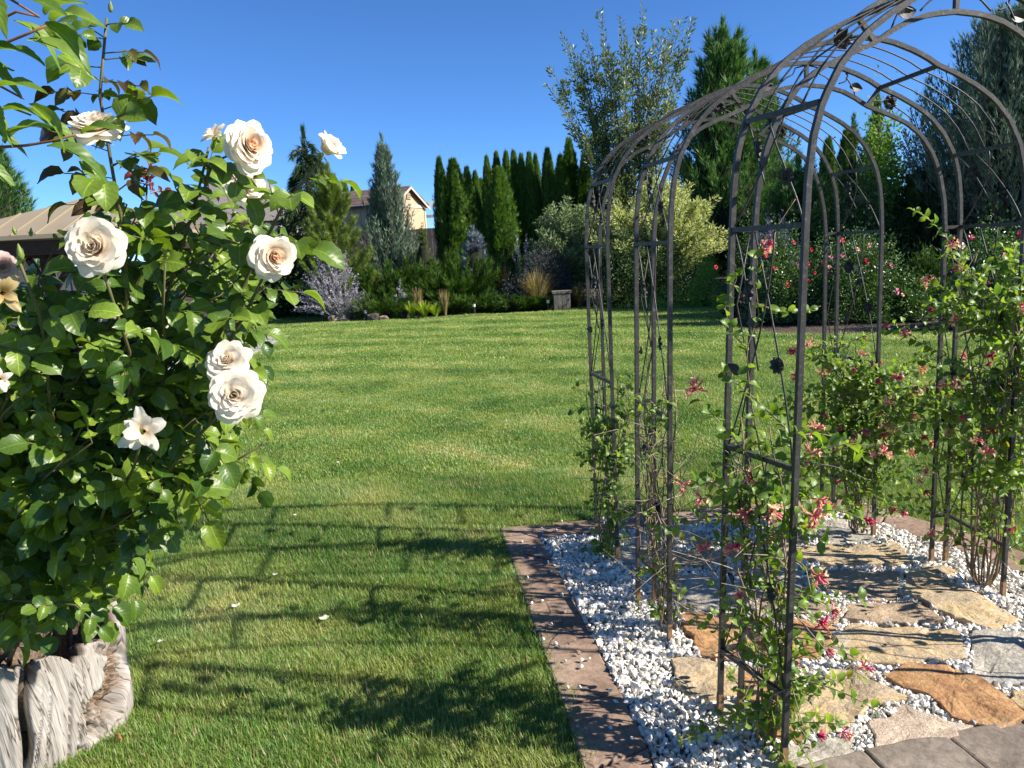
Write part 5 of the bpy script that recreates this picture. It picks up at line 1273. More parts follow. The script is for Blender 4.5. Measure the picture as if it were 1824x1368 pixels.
con('pine_tree', 1556, 160, 110, 22.0, 'dark pine with candle-like shoots seen through the middle arch', F_DPINE, 39, nb=80, per=90, ang=(15, 50), rad=.11, L=.16, W=.09, tmpl=T_TUFT, shape=.7, up=1.0, core=.4)
con('pine_tree', 1515, 205, 90, 22.6, 'lower pine just left of the candle-like one', F_DPINE, 40, nb=70, per=80, ang=(15, 50), rad=.11, L=.16, W=.09, tmpl=T_TUFT, shape=.7, up=.9, core=.4)
con('cypress_tree', 30, 240, 230, 24.0, 'dark cypress behind the pavilion at the left edge', F_CYP, 41, nb=190, per=70, ang=(35, 75), rad=.25, L=.28, W=.13, shape=.6, up=.3, core=.6, xb=0)
con('cypress_tree', 1420, 280, 170, 23.0, 'dark cypress filling the gap behind the farthest arch', F_CYP, 42, nb=170, per=70, ang=(25, 60), rad=.25, L=.25, W=.12, shape=.6, up=.5, core=.6)
con('cypress_tree', 1645, 300, 180, 18.5, 'shaded cypress left of the huge blue juniper', F_DARK, 43, nb=170, per=70, ang=(20, 55), rad=.22, L=.22, W=.11, shape=.55, up=.5, core=.6)

# -- leafy shrubs
def shrub(name, loc, sx, sy, sz, label, fm, seed, n=9000, L=.06, W=.03, tmpl=T_DIAM, clumps=60, cr=.35, cat='shrub', group=None, stems=14, lo=.05, shell=.5, outward=.6, pieces=(), tint=lambda u, g: u):
    """crown of leaf clumps spread through an uneven dome, on several stems"""
    gg = np.random.default_rng(seed)
    c = unit(gg.normal(size=(clumps, 3))); c[:, 2] = np.abs(c[:, 2]) * 1.05 - .08; rr = (shell + (1 - shell) * gg.random((clumps, 1)) ** .5) * gg.uniform(.66, 1.20, (clumps, 1)); c = c * rr
    k = gg.integers(0, clumps, n); off = gg.normal(size=(n, 3)) * cr * .5
    P = (c[k] + off) * [sx, sy, sz]; P[:, 2] = np.abs(P[:, 2]) + lo
    D = unit(P / [sx, sy, sz] + [0, 0, .25]) * outward + gg.normal(size=(n, 3)) * .55; S = gg.normal(size=(n, 3))
    V, F, T = cards(P, D, S, L * gg.uniform(.6, 1.3, n), W * gg.uniform(.7, 1.2, n), tmpl, np.clip(tint(gg.random(n), np.linalg.norm(P / [sx, sy, sz], axis=1)), 0, 1))
    st = MB()
    for q in range(stems):
        e = c[q % clumps] * [sx, sy, sz]; st.tube(bez((gg.normal() * .06, gg.normal() * .06, -.05), (e[0] * .3, e[1] * .3, e[2] * .6), e, 6), np.linspace(.02, .005, 6) * min(1, sz), 5, cap=False)
    return plant(name, loc, label, cat, group, [('crown', mesh('crown', V, F, fm, False, T)), ('stems', st.mesh('stems', bark_m))] + list(pieces))
def shr(name, x0, x1, ytop, Y, label, fm, seed, depth=None, **kw):
    b_ = base_of((x0 + x1) / 2, Y); sx = (x1 - x0) / 2 * Y / FPX; h = top_z((x0 + x1) / 2, ytop, Y) - b_[2]
    return shrub(name, b_, sx, depth or sx, h, label, fm, seed, **kw)
def willow(name, x0, x1, ytop, Y, label, fm, seed, nb, per, tf_):
    """many arching shoots from one stool, each set with narrow leaves"""
    gg = np.random.default_rng(seed); b_ = base_of((x0 + x1) / 2, Y); sx = (x1 - x0) / 2 * Y / FPX; h = top_z((x0 + x1) / 2, ytop, Y) - b_[2]
    d = unit(gg.normal(size=(nb, 3))); d[:, 2] = np.abs(d[:, 2]) * 1.1 + .12; d = unit(d); k = gg.uniform(.62, 1.08, (nb, 1))
    B2 = d * k * [sx * 1.0, sx * .8, h * .62] + [0, 0, h * .36]; B0 = np.c_[gg.normal(size=(nb, 2)) * .12, np.full(nb, .02)]
    B1 = B0 * .55 + B2 * .45 + np.c_[-B2[:, :2] * .12, h * .16 * np.ones(nb)]
    V, F, T = plumes(B0, B1, B2, per, .20, .11, .040, T_DIAM, gg, .5, .42, .35, .55)
    return plant(name, b_, label, 'shrub', None, [('crown', mesh('crown', V, F, fm, False, np.clip(tf_(T, T), 0, 1))), ('stems', wood(B0, B1, B2, .014, .004, 1))])
willow('variegated_willow', 1040, 1312, 318, 21.6, 'pale yellow variegated willow shrub behind the left arch legs', F_WILLOW, 51, 210, 190, lambda t, f: t + .15 * (f - .5))
willow('grey_willow', 940, 1085, 350, 22.4, 'grey green shrub left of the pale yellow willow', F_GREY, 52, 120, 150, lambda t, f: t)
shr('bright_shrub', 1225, 1283, 463, 19.0, 'small bright green shrub on the mulch between the arches', F_BRIGHT, 53, n=5000, L=.055, W=.02, clumps=50, cr=.3)
shr('leafy_shrub', 1530, 1625, 245, 19.5, 'leafy yellow green shrub behind the middle arch', F_BRIGHT, 54, n=14000, L=.12, W=.06, clumps=80, cr=.3)
shr('dark_shrub', 1290, 1400, 420, 16.5, 'dark evergreen shrub left of the shrub roses', F_DARK, 55, n=12000, L=.07, W=.035, clumps=90, cr=.3)
shr('dark_shrub', 1440, 1600, 330, 18.0, 'dark evergreen mass behind the shrub roses', F_DARK, 56, n=16000, L=.09, W=.045, clumps=100, cr=.3)
shr('dark_shrub', 1590, 1700, 470, 14.6, 'low dark conifer mound right of the shrub roses', F_JUN, 57, n=12000, L=.14, W=.05, tmpl=T_FROND3, clumps=80, cr=.3)
shr('dark_shrub', 1040, 1240, 440, 20.9, 'shaded shrub under the pale willow', F_DARK, 58, n=12000, L=.08, W=.04, clumps=90, cr=.3)
shr('catmint', 930, 1010, 440, 21.6, 'bluish catmint below the grey green shrub', F_LAV, 59, n=9000, L=.09, W=.018, clumps=90, cr=.25, outward=1.0)
shr('catmint', 1335, 1425, 405, 15.6, 'blue flowering catmint seen past the nearest arch leg', fmat('blue catmint', [(0, (.06, .07, .08)), (.5, (.13, .13, .22)), (1, (.30, .28, .48))], .7, .2, .15, (1, 1, 1)), 60, n=8000, L=.08, W=.016, clumps=90, cr=.25, outward=1.0)
shr('ground_cover', 880, 980, 505, 21.4, 'low bluish ground cover behind the juniper carpet', F_LAV, 61, n=5000, L=.07, W=.03, clumps=60, cr=.3)
shr('ground_cover', 1115, 1250, 520, 19.6, 'thin green ground cover beside the last path light', F_BRIGHT, 62, n=2500, L=.05, W=.03, clumps=60, cr=.4)
for k, (x, w_, lb) in enumerate([(500, 60, 'dark shrub behind the right side of the rose bush'), (455, 70, 'dark shrub behind the middle of the rose bush')]):
    shr('dark_shrub', x - w_, x + w_, 425, 23.5, lb, F_DARK, 64 + k, n=9000, L=.11, W=.05, clumps=70, cr=.3)

# -- spreading junipers: plumes fanning out
def juniper(name, loc, sx, sy, h, label, seed, nb=170, per=80, L=.16, W=.07, fm=F_JUN, el=(.1, .9), group='spreading junipers', rad=.14, curl=.1):
    gg = np.random.default_rng(seed); a = gg.uniform(0, 6.283, nb); rho = np.sqrt(gg.random(nb)) * .68; a2 = a + gg.normal(size=nb) * .5
    reach = gg.uniform(.32, .60, nb)
    B0 = np.c_[rho * np.cos(a) * sx, rho * np.sin(a) * sy, .12 * h * np.ones(nb)]
    B2 = B0 + np.c_[np.cos(a2) * reach * sx, np.sin(a2) * reach * sy, h * (1 - .75 * rho ** 1.5) * gg.uniform(.55, 1.02, nb) - .12 * h]
    B1 = B0 * .5 + B2 * .5 + np.c_[np.zeros((nb, 2)), -h * curl * np.ones(nb)]
    V, F, T = plumes(B0, B1, B2, per, rad, L, W, T_FROND3, gg, tpow=.6, taper=.6)
    return plant(name, loc, label, 'shrub', group, [('crown', mesh('crown', V, F, fm, False, T)), ('branches', wood(B0, B1, B2, .015, .005, 2))])
def jun(x0, x1, ytop, Y, label, seed, **kw):
    b_ = base_of((x0 + x1) / 2, Y); sx = (x1 - x0) / 2 * Y / FPX
    return juniper('spreading_juniper', b_, sx, kw.pop('sy', sx * .8), top_z((x0 + x1) / 2, ytop, Y) - b_[2], label, seed, **kw)
jun(595, 790, 440, 22.3, 'left plant of the big dark spreading juniper bank behind the boulders', 71, nb=190, per=110, L=.22, W=.07, rad=.10)
jun(690, 900, 442, 22.6, 'right plant of the big dark spreading juniper bank behind the lime tufts', 72, nb=200, per=110, L=.22, W=.07, rad=.10)
jun(625, 728, 513, 20.9, 'low green juniper between the two left path lights', 73, nb=130, per=60, L=.13, W=.06, el=(.15, .7), sy=.7)
jun(770, 900, 516, 21.4, 'low juniper carpet right of the lime green tufts', 74, nb=150, per=65, L=.13, W=.06, el=(.15, .7), sy=.8)
jun(860, 990, 520, 21.2, 'low juniper carpet left of the wooden block', 75, nb=150, per=65, L=.13, W=.06, el=(.15, .7), sy=.8)

# -- tall olive shrub-tree with upright shoots
gg = np.random.default_rng(81); b_ = base_of(1128, 25.0); hh_ = top_z(1128, 18, 25.0) - b_[2]
tips = [(1000, 62), (978, 120), (972, 148), (1018, 80), (1040, 58), (1035, 95), (1068, 22), (1075, 75), (1106, 30), (1118, 62), (1134, 48), (1146, 10), (1140, 60), (1165, 55), (1182, 52), (1200, 38), (1216, 32), (1236, 28), (1190, 70), (1225, 90), (1010, 120), (1060, 110), (1090, 95), (1150, 105), (1180, 120), (995, 175), (1030, 160), (1110, 140), (1215, 140), (1078, 150), (1140, 170), (1190, 180), (1050, 200), (1100, 210), (1170, 220), (1010, 220)]
B2 = np.array([at(x, y, 25 + gg.uniform(-1.2, 1.2)) for x, y in tips]) - b_; nb = len(B2)
B0 = np.c_[gg.normal(size=(nb, 2)) * .18, np.zeros(nb)]
B1 = B0 * .5 + B2 * .5 + np.c_[-B2[:, :2] * .22, np.full(nb, .3)]
lv = plumes(B0, B1, B2, 190, .22, .15, .055, T_DIAM, gg, .55, .55, .2, .75)
tw0, tw1, tw2 = [], [], []
for k in range(230):
    i = gg.integers(0, nb); t = gg.uniform(.30, .9); p = (1 - t) ** 2 * B0[i] + 2 * t * (1 - t) * B1[i] + t * t * B2[i]
    d = unit(gg.normal(size=3) * [1, 1, .3] + [0, 0, 1.1]); l = gg.uniform(.5, 1.3) * (1.2 - t)
    tw0.append(p); tw1.append(p + d * l * .5); tw2.append(p + d * l + [0, 0, l * .3])
lt = plumes(np.array(tw0), np.array(tw1), np.array(tw2), 46, .14, .14, .055, T_DIAM, gg, .55, .8, .2, .5)
V = np.concatenate([lv[0], lt[0]]); F = np.concatenate([lv[1], lt[1] + len(lv[0])])
wd_ = MB()
for q in range(nb): wd_.tube(bez(B0[q], B1[q], B2[q], 12), np.linspace(.035, .005, 12), 5, cap=False)
for q in range(0, 230, 2): wd_.tube([tw0[q], tw1[q], tw2[q]], [.008, .006, .003], 4, cap=False)
plant('upright_olive_tree', b_, 'tall loose tree with upright leafy shoots above the farthest arch', 'tree', None, [('crown', mesh('crown', V, F, F_TALL, False, np.concatenate([lv[2], lt[2]]))), ('trunk', wd_.mesh('trunk', bark_m))])

# -- russian sage: wiry stems with lavender spikes
def sage(loc, sx, h, label, seed, nb=170, fm=F_SAGE, lean=-.25):
    gg = np.random.default_rng(seed); a = gg.uniform(0, 6.283, nb); f = gg.random(nb) ** .6
    B0 = np.c_[gg.normal(size=(nb, 2)) * sx * .12, np.zeros(nb)]
    B2 = np.c_[np.cos(a) * sx * f + lean * sx * f, np.sin(a) * sx * .8 * f, h * (1.05 - .85 * f ** 2) * gg.uniform(.7, 1.1, nb)]
    B1 = (B0 + B2) / 2 + np.c_[np.zeros((nb, 2)), h * .08 * np.ones(nb)]
    V, F, T = plumes(B0, B1, B2, 46, .05, .045, .022, T_DIAM, gg, .5, .5, .5, .7)
    return plant('russian_sage', loc, label, 'plant', None, [('flower_spikes', mesh('flower_spikes', V, F, fm, False, T)), ('stems', wood(B0, B1, B2, .006, .003, 1, 5, pmat('sage stem', [(.3, (.2, .2, .2)), (.7, (.35, .34, .34))], 10)))])
b_ = base_of(598, 20.8); sage(b_, 1.05, top_z(598, 446, 20.8) - b_[2], 'lavender russian sage left of the dark juniper bank', 91, 230)
b_ = base_of(712, 20.7); sage(b_, .22, top_z(712, 500, 20.7) - b_[2], 'small lone sage stalk between juniper and lime tufts', 92, 14)
b_ = base_of(930, 22.2); sage(b_, .55, top_z(930, 408, 22.2) - b_[2], 'pale spikes of sage right of the front arborvitae', 93, 16)

# -- ornamental grasses
def tuft(loc, r, h, label, fm, seed, n=260, arch=.5, w=.008, lean=(0, 0), name='ornamental_grass', group='ornamental grass tufts'):
    gg = np.random.default_rng(seed); a = gg.uniform(0, 6.283, n); f = gg.random(n) ** .6; L = h * gg.uniform(.6, 1.1, n); k = 6
    t = np.linspace(0, 1, k)[None, :]
    out = (f * r)[:, None] * (.15 + .85 * t ** (1.3 + arch)); z = L[:, None] * (t - arch * .45 * f[:, None] * t ** 2.5)
    P = np.stack([np.cos(a)[:, None] * out + lean[0] * t ** 2 * h, np.sin(a)[:, None] * out + lean[1] * t ** 2 * h, z], -1)
    S = np.stack([-np.sin(a), np.cos(a), 0 * a], -1)[:, None] * (w * (1 - .8 * t))[..., None]
    V = np.stack([P - S, P + S], 2).reshape(-1, 3); i = (np.arange(n)[:, None] * k + np.arange(k - 1)).ravel() * 2
    return plant(name, loc, label, 'grass', group, [('blades', mesh('blades', V, np.stack([i, i + 1, i + 3, i + 2], 1), fm, False, np.repeat(gg.random(n), k * 2)))])
def tf(x, ytop, wpx, Y, label, fm, seed, **kw):
    b_ = base_of(x, Y); return tuft(b_, wpx / 2 * Y / FPX, top_z(x, ytop, Y) - b_[2], label, fm, seed, **kw)
tf(740, 513, 26, 20.5, 'straw coloured grass tuft behind the lime green blades', F_STRAW, 101, n=160, arch=.2, w=.011)
tf(788, 515, 26, 20.4, 'slim straw tuft right of the lime green blades', F_STRAW, 102, n=150, arch=.2)
tf(728, 537, 40, 20.35, 'lime green blade tuft beside the dark boulder', F_LIME, 103, n=130, arch=.25, w=.020)
tf(750, 536, 44, 20.3, 'lime green blade tuft, middle of three', F_LIME, 104, n=140, arch=.25, w=.020)
tf(770, 541, 36, 20.3, 'lime green blade tuft, right of three', F_LIME, 105, n=110, arch=.3, w=.020)
tf(955, 478, 80, 20.9, 'large straw grass left of the wooden block', F_STRAW, 106, n=480, arch=.55, w=.012)
tf(1030, 500, 70, 21.0, 'shaded straw grass right of the wooden block', F_STRAW, 107, n=380, arch=.9, w=.012)
tf(1098, 494, 80, 20.6, 'golden grass mop glowing behind the left arch leg', F_GOLD, 108, n=620, arch=1.5, w=.013, lean=(.12, 0))
tf(900, 462, 60, 22.3, 'loose pale grass in front of the large arborvitae', F_STRAW, 109, n=160, arch=.6)
tf(668, 425, 50, 23.0, 'dry reddish grass behind the juniper bank', fmat('dry reddish grass', [(0, (.22, .14, .08)), (1, (.46, .33, .22))], .7, .3, .2, (1, 1, 1)), 110, n=200, arch=.3)
tf(182, 490, 70, 10.5, 'dry reed clump glimpsed through the rose bush', fmat('dry reeds', [(0, (.26, .15, .06)), (.6, (.45, .30, .13)), (1, (.60, .46, .25))], .7, .25, .2, (1, 1, 1)), 111, n=420, arch=.1, w=.012)

# -- shrub roses in the right bed
rr6 = random.Random(6)
rose_cols = {'red': pmat('red shrub rose', [(.3, (.40, .008, .02)), (.7, (.62, .02, .04))], 30, .6, 0), 'pink': pmat('pink shrub rose', [(.3, (.55, .12, .22)), (.7, (.72, .28, .36))], 30, .6, 0), 'pale': pmat('pale pink shrub rose', [(.3, (.66, .46, .42)), (.7, (.76, .64, .58))], 30, .6, 0), 'coral': pmat('coral shrub rose', [(.3, (.66, .24, .16)), (.7, (.74, .40, .28))], 30, .6, 0)}
def small_rose(mat, seed):
    gg = random.Random(seed); m = MB()
    for n_, L, W, a0, r0 in ((3, .5, .3, 8, .05), (5, .7, .4, 30, .1), (6, .9, .45, 62, .15)):
        for k in range(n_):
            a = (k + gg.uniform(-.3, .3)) / n_ * 6.283; c, s_ = math.cos(a), math.sin(a); t0 = R(a0 + gg.uniform(-8, 8)); V = []
            for v, w_ in ((0, .3), (.5, 1), (1, .6)):
                ph = t0 + v * .4; r = r0 + L * v * math.sin(ph); z = L * v * math.cos(ph)
                for u in (-1, 0, 1):
                    y = u * W * w_; x = r - .12 * abs(u) * (1 if a0 < 40 else 0); V.append([x * c - y * s_, x * s_ + y * c, z])
            m.add(V, [[0, 1, 4, 3], [1, 2, 5, 4], [3, 4, 7, 6], [4, 5, 8, 7]])
    return m.mesh('rose_bloom', mat, True)
SR = {k: [small_rose(v, s) for s in range(2)] for k, v in rose_cols.items()}
def rose_shrub(x0, x1, ytop, Y, label, seed, blooms, n=14000):
    root = shr('shrub_rose', x0, x1, ytop, Y, label, F_ROSE, seed, n=n, L=.055, W=.032, clumps=150, cr=.24, shell=.6, cat='rose bush', group='shrub roses in the right bed')
    for x, y, c, s_ in blooms:
        p = at(x, y, Y - rr6.uniform(.35, .62)); link('rose_bloom', rr6.choice(SR[c]), root, Matrix(frame_at(p, (rr6.uniform(-.2, .7), -1, rr6.uniform(0, .7)), s=s_ * .042)))
rose_shrub(1340, 1440, 425, 14.6, 'red shrub rose at the left of the rose bed', 121, [(1364, 455, 'red', 1), (1414, 432, 'red', .9), (1380, 478, 'red', .9), (1403, 508, 'red', 1.1), (1375, 440, 'red', .8), (1445, 445, 'red', .9), (1440, 500, 'red', .8), (1420, 470, 'pink', .8)])
rose_shrub(1430, 1600, 425, 14.4, 'large shrub rose with red, pink and pale blooms in the right bed', 122, [(1494, 427, 'red', 1.2), (1502, 428, 'red', .9), (1466, 469, 'red', 1), (1477, 476, 'coral', .9), (1451, 486, 'red', .8), (1569, 450, 'red', 1.2), (1543, 466, 'red', 1.3), (1500, 455, 'pink', 1), (1480, 458, 'pink', .9), (1528, 444, 'coral', .9), (1548, 437, 'pink', .9), (1515, 472, 'pale', 1.3), (1524, 478, 'pale', 1.3), (1534, 482, 'pale', 1.3), (1543, 483, 'pale', 1.1), (1520, 486, 'pale', 1.2), (1588, 474, 'pink', 1.2), (1581, 470, 'pink', .8), (1492, 446, 'coral', .7), (1440, 470, 'red', .8)], 24000)
rose_shrub(1575, 1660, 505, 13.9, 'low shrub rose with one bright pink bloom beside the mulch', 123, [(1598, 519, 'pink', 1.3), (1608, 525, 'coral', .8)], 8000)
rose_shrub(1690, 1850, 420, 12.4, 'shrub rose with pink blooms behind the largest honeysuckle', 124, [(1715, 438, 'pale', 1.3), (1788, 456, 'pink', 1.2), (1706, 484, 'pink', .9), (1760, 505, 'pink', .9), (1800, 470, 'coral', 1)], 12000)
link('rose_bloom', SR['red'][0], bpy.data.objects['shrub_rose'], Matrix(frame_at(at(1275, 476, 14.2), (.1, -1, .3), s=.04)))

# ------------------------------------------------------------------ boulders, edging, lights, block
rock_m = stone_mat('dark basalt', [(.030, .028, .026), (.065, .058, .052), (.10, .09, .08), (.16, .14, .125)], 5, .8)
rockl_m = stone_mat('tan brown rock', [(.12, .09, .07), (.22, .17, .13), (.30, .24, .19), (.36, .31, .26)], 5, .8)
def boulder(x, y, wpx, hpx, Y, label, mat, seed):
    p = at(x, y, Y); z0 = float(rise(np.array(p[0]), np.array(Y))) - .03; w = wpx * Y / FPX; h = hpx * Y / FPX
    gg = np.random.default_rng(seed); u = np.linspace(0, math.pi, 9); v = np.arange(12) / 12 * 2 * math.pi
    V = np.array([[math.sin(a) * math.cos(b_), math.sin(a) * math.sin(b_), math.cos(a)] for a in u for b_ in v])
    V = np.sign(V) * np.abs(V) ** .6
    V *= (1 + .28 * vnoise(V * 1.7, seed) + .12 * vnoise(V * 4, seed + 1))[:, None]
    V = V * [w / 2, w * .4, h * .62] + [p[0], Y, z0 + h * .45]
    i = np.arange(8)[:, None] * 12; j = np.arange(12); j2 = (j + 1) % 12
    tag(link('boulder', mesh('boulder', V, np.stack([i + j, i + 12 + j, i + 12 + j2, i + j2], -1).reshape(-1, 4), mat, False)), label, 'rock', 'rocks along the lawn edge')
for k, (x, y, w_, h_, Y, lb, mt) in enumerate([
    (592, 552, 16, 12, 20.5, 'small tan rock right of the leftmost path light', rockl_m), (606, 553, 22, 13, 20.6, 'flat tan rock between the two left path lights', rockl_m), (633, 548, 30, 20, 21.0, 'shaded dark rock under the sage', rock_m),
    (664, 560, 22, 14, 20.2, 'dark pointed rock at the lawn edge', rock_m), (683, 562, 16, 9, 20.2, 'small brown rock left of the dark block', rockl_m), (710, 552, 34, 24, 20.7, 'dark flat-topped boulder beside the lime tufts', rock_m),
    (838, 520, 30, 14, 21.9, 'grey rock behind the low juniper carpet', rock_m), (905, 515, 36, 12, 22.0, 'grey rock in the bluish ground cover', rock_m), (1140, 534, 60, 7, 19.8, 'flat pale stone edging behind the left arch legs', rockl_m), (1640, 575, 40, 10, 13.6, 'dark stone at the edge of the rose bed', rock_m)]):
    boulder(x, y, w_, h_, Y, lb, mt, 130 + k)
# low stone edging at the left
edge = empty('stone_edging', at(510, 545, 24.4) * [1, 1, 0], 'low brown stone edging right of the rose bush, beyond the lawn', 'wall')
for k in range(9):
    p = at(440 + k * 13, 545, 24.6); m = MB(); hgt_ = .30 + .03 * (k % 3)
    m.box((p[0], 24.4 - .02 * (k % 2), -.03), (p[0] + .225, 24.75, hgt_)); m.build('stone', rockl_m, edge)
    m = MB(); m.box((p[0] - .06, 24.43, hgt_ + .002), (p[0] + .15, 24.72, hgt_ + .11)); m.build('stone', rockl_m if k % 2 else rock_m, edge)
conc_m = pmat('grey concrete', [(.3, (.30, .29, .28)), (.7, (.42, .41, .39))], 3, .85, .2, .004, world_space=True)
# path along the left end of the lawn and the patio
sp = np.array([gnd(560, 561), gnd(470, 556), gnd(300, 552), gnd(300, 546), gnd(470, 549), gnd(565, 556)]); sp[:, 2] = .012
tag(link('garden_path', mesh('garden_path', sp, [np.arange(6)[None]], conc_m, False)), kind='structure', label='grey path beyond the lawn at the left')
# path lights
blk_m = pmat('black lamp metal', [(.3, (.012, .012, .012)), (.7, (.025, .025, .025))], 10, .45, 0)
lens_m = pmat('frosted lamp lens', [(.3, (.55, .53, .44)), (.7, (.68, .66, .56))], 20, .4, 0)
for k, (x, y, Y, lb) in enumerate([(574, 561, 20.6, 'leftmost path light, by the tan rocks'), (652, 564, 20.2, 'path light in front of the low juniper, second from left'), (845, 558, 20.4, 'path light in front of the juniper carpet, third from left'), (977, 552, 20.3, 'path light left of the wooden block'), (1186, 535, 19.9, 'rightmost path light, behind the middle arch leg')]):
    p = at(x, y, Y); r_ = empty('path_light', (p[0], Y, 0), lb, 'path light', 'path lights along the lawn edge')
    MB().tube([(p[0], Y, -.05), (p[0], Y, .20)], .035, 10).build('post', blk_m, r_); MB().tube([(p[0], Y, .201), (p[0], Y, .285)], .042, 10).build('lens', lens_m, r_); MB().tube([(p[0], Y, .286), (p[0], Y, .31)], .06, 10).build('cap', blk_m, r_)
# wooden block
p = at(1001, 552, 20.4); wb = empty('wooden_block', (p[0], 20.4, 0), 'grey weathered wooden block planter at the lawn edge', 'block')
gw_m = pmat('grey weathered timber', [(.3, (.07, .06, .05)), (.5, (.14, .12, .10)), (.7, (.24, .215, .185))], 6, .9, .5, .01, sc=(3, 3, .6))
m = MB(); m.box((p[0] - .22, 20.2, -.03), (p[0] + .22, 20.6, .44)); m.build('body', gw_m, wb); m = MB(); m.box((p[0] - .25, 20.17, .442), (p[0] + .25, 20.63, .50)); m.build('top', gw_m, wb)
for k in range(4): m = MB(); m.box((p[0] - .21 + k * .108, 20.185, .02), (p[0] - .21 + k * .108 + .098, 20.198, .43)); m.build('plank', gw_m, wb)

# ------------------------------------------------------------------ fence, shed, canopy, pavilion, house
fence_m = pmat('brown purple fence boards', [(.3, (.060, .045, .042)), (.7, (.12, .092, .085))], 3, .85, .3, .004, world_space=True, sc=(8, 8, 1))
fpts = [(-9.5, 29.6), (30.0, 29.0)]
fn = empty('board_fence', (4, 29.3, .7), 'brown board fence behind the arborvitae row', 'fence')
bw = .195
bm_ = MB(); bm_.box((0, -.012, 0), (bw, .012, 1.92)); bme = bm_.mesh('board', fence_m)
for k in range(190):
    x = -9.5 + k * .2
    if x > 26: break
    o = bpy.data.objects.new('board', bme); COL.objects.link(o); o.parent = fn; o.location = (x - 4, (29.6 - (x + 9.5) * .015) - 29.3, .0 + .01 * math.sin(k * 7.3) - .02)
for z in (.35, 1.55):
    m = MB(); m.box((-9.5, 29.62 - .0, .7 + z), (26, 29.66, .7 + z + .09)); m.build('rail', fence_m, fn)

shed_w = pmat('tan shed siding', [(.3, (.40, .30, .19)), (.7, (.47, .36, .235))], 2, .8, .1, .004, world_space=True)
trim_m = pmat('cream trim', [(.3, (.50, .42, .31)), (.7, (.56, .48, .36))], 5, .7, 0)
shing_m, nt, b = new_mat('brown roof shingles')
bt = N(nt, 'ShaderNodeTexBrick'); bt.inputs['Scale'].default_value = 1.0; bt.inputs['Brick Width'].default_value = .30; bt.inputs['Row Height'].default_value = .14; bt.inputs['Mortar Size'].default_value = .012
bt.inputs['Color1'].default_value = (.105, .070, .058, 1); bt.inputs['Color2'].default_value = (.16, .11, .09, 1); bt.inputs['Mortar'].default_value = (.04, .03, .028, 1)
nt.links.new(mapped(nt, coords(nt), (1, 1, 1), (R(90), 0, 0)), bt.inputs['Vector']); nt.links.new(bt.outputs[0], b.inputs['Base Color']); b.inputs['Roughness'].default_value = .9
def prism_roof(m, x0, x1, y0, y1, ze, zr, ov, th=.10):
    """gable roof, ridge along x, as two slabs"""
    ym = (y0 + y1) / 2; sl = (zr - ze) / (ym - y0)
    for sg, ya in ((-1, y0), (1, y1)):
        ye = ya + sg * ov; z_e = ze - sl * ov
        V = [[x0 - ov, ye, z_e], [x1 + ov, ye, z_e], [x1 + ov, ym, zr], [x0 - ov, ym, zr], [x0 - ov, ye, z_e + th], [x1 + ov, ye, z_e + th], [x1 + ov, ym, zr + th], [x0 - ov, ym, zr + th]]
        m.add(V, [[0, 3, 2, 1], [4, 5, 6, 7], [0, 1, 5, 4], [1, 2, 6, 5], [2, 3, 7, 6], [3, 0, 4, 7]])
def local(root, m, name, mat, parent=None, smooth=False):
    o = bpy.data.objects.new(name, m.mesh(name, mat, smooth)); COL.objects.link(o); o.parent = parent or root; return o
# shed: x along its length (to the right), y into the picture
sb = at(700, 400, 31.0); shed = empty('garden_shed', (sb[0], 31.0, .7), 'tan garden shed with brown shingle roof behind the blue juniper', 'shed', rz=R(-24))
we_ = top_z(700, 363, 31.0) - .7; wr_ = top_z(728, 336, 32.3) - .7
m = MB(); m.box((-4.2, 0, -.1), (0, 2.6, we_)); m.add([[0, 0, we_], [0, 2.6, we_], [0, 1.3, wr_ - .03], [-.02, 0, we_], [-.02, 2.6, we_], [-.02, 1.3, wr_ - .03]], [[0, 1, 2], [3, 5, 4]]); m.add([[-4.2, 0, we_], [-4.2, 2.6, we_], [-4.2, 1.3, wr_ - .03]], [[0, 2, 1]])
wall = local(shed, m, 'wall', shed_w)
for k in range(14): q = MB(); q.box((-4.2 + k * .3, -.012, .0), (-4.2 + k * .3 + .02, -.002, we_ - .02)); local(shed, q, 'batten', shed_w)
m = MB(); prism_roof(m, -4.2, 0, 0, 2.6, we_, wr_, .16); local(shed, m, 'roof', shing_m)
m = MB(); m.box((.004, -.02, we_ - .10), (.03, 2.62, we_ + .02)); local(shed, m, 'gable_trim', trim_m)
for sg in (0, 1):
    y0 = -.16 if sg == 0 else 2.76; m = MB(); m.add([[.165, y0, we_ - .19], [.165, 1.3, wr_ - .02], [.165, 1.3, wr_ + .07], [.165, y0, we_ - .10], [.185, y0, we_ - .19], [.185, 1.3, wr_ - .02], [.185, 1.3, wr_ + .07], [.185, y0, we_ - .10]], [[0, 1, 2, 3], [7, 6, 5, 4], [0, 4, 5, 1], [2, 6, 7, 3], [0, 3, 7, 4], [1, 5, 6, 2]]); local(shed, m, 'barge_board', trim_m)
m = MB(); m.box((.004, 1.14, we_ + .22), (.03, 1.46, we_ + .52)); v = local(shed, m, 'vent', pmat('brown vent', [(.3, (.12, .08, .06)), (.7, (.16, .11, .08))], 8))
for k in range(4): q = MB(); q.box((.031, 1.16, we_ + .245 + k * .068), (.042, 1.44, we_ + .275 + k * .068)); local(shed, q, 'slat', shed_w, v)
for y0 in (-.03, 2.53): q = MB(); q.box((.004, y0, 0), (.03, y0 + .10, we_ - .11)); local(shed, q, 'corner_board', trim_m)
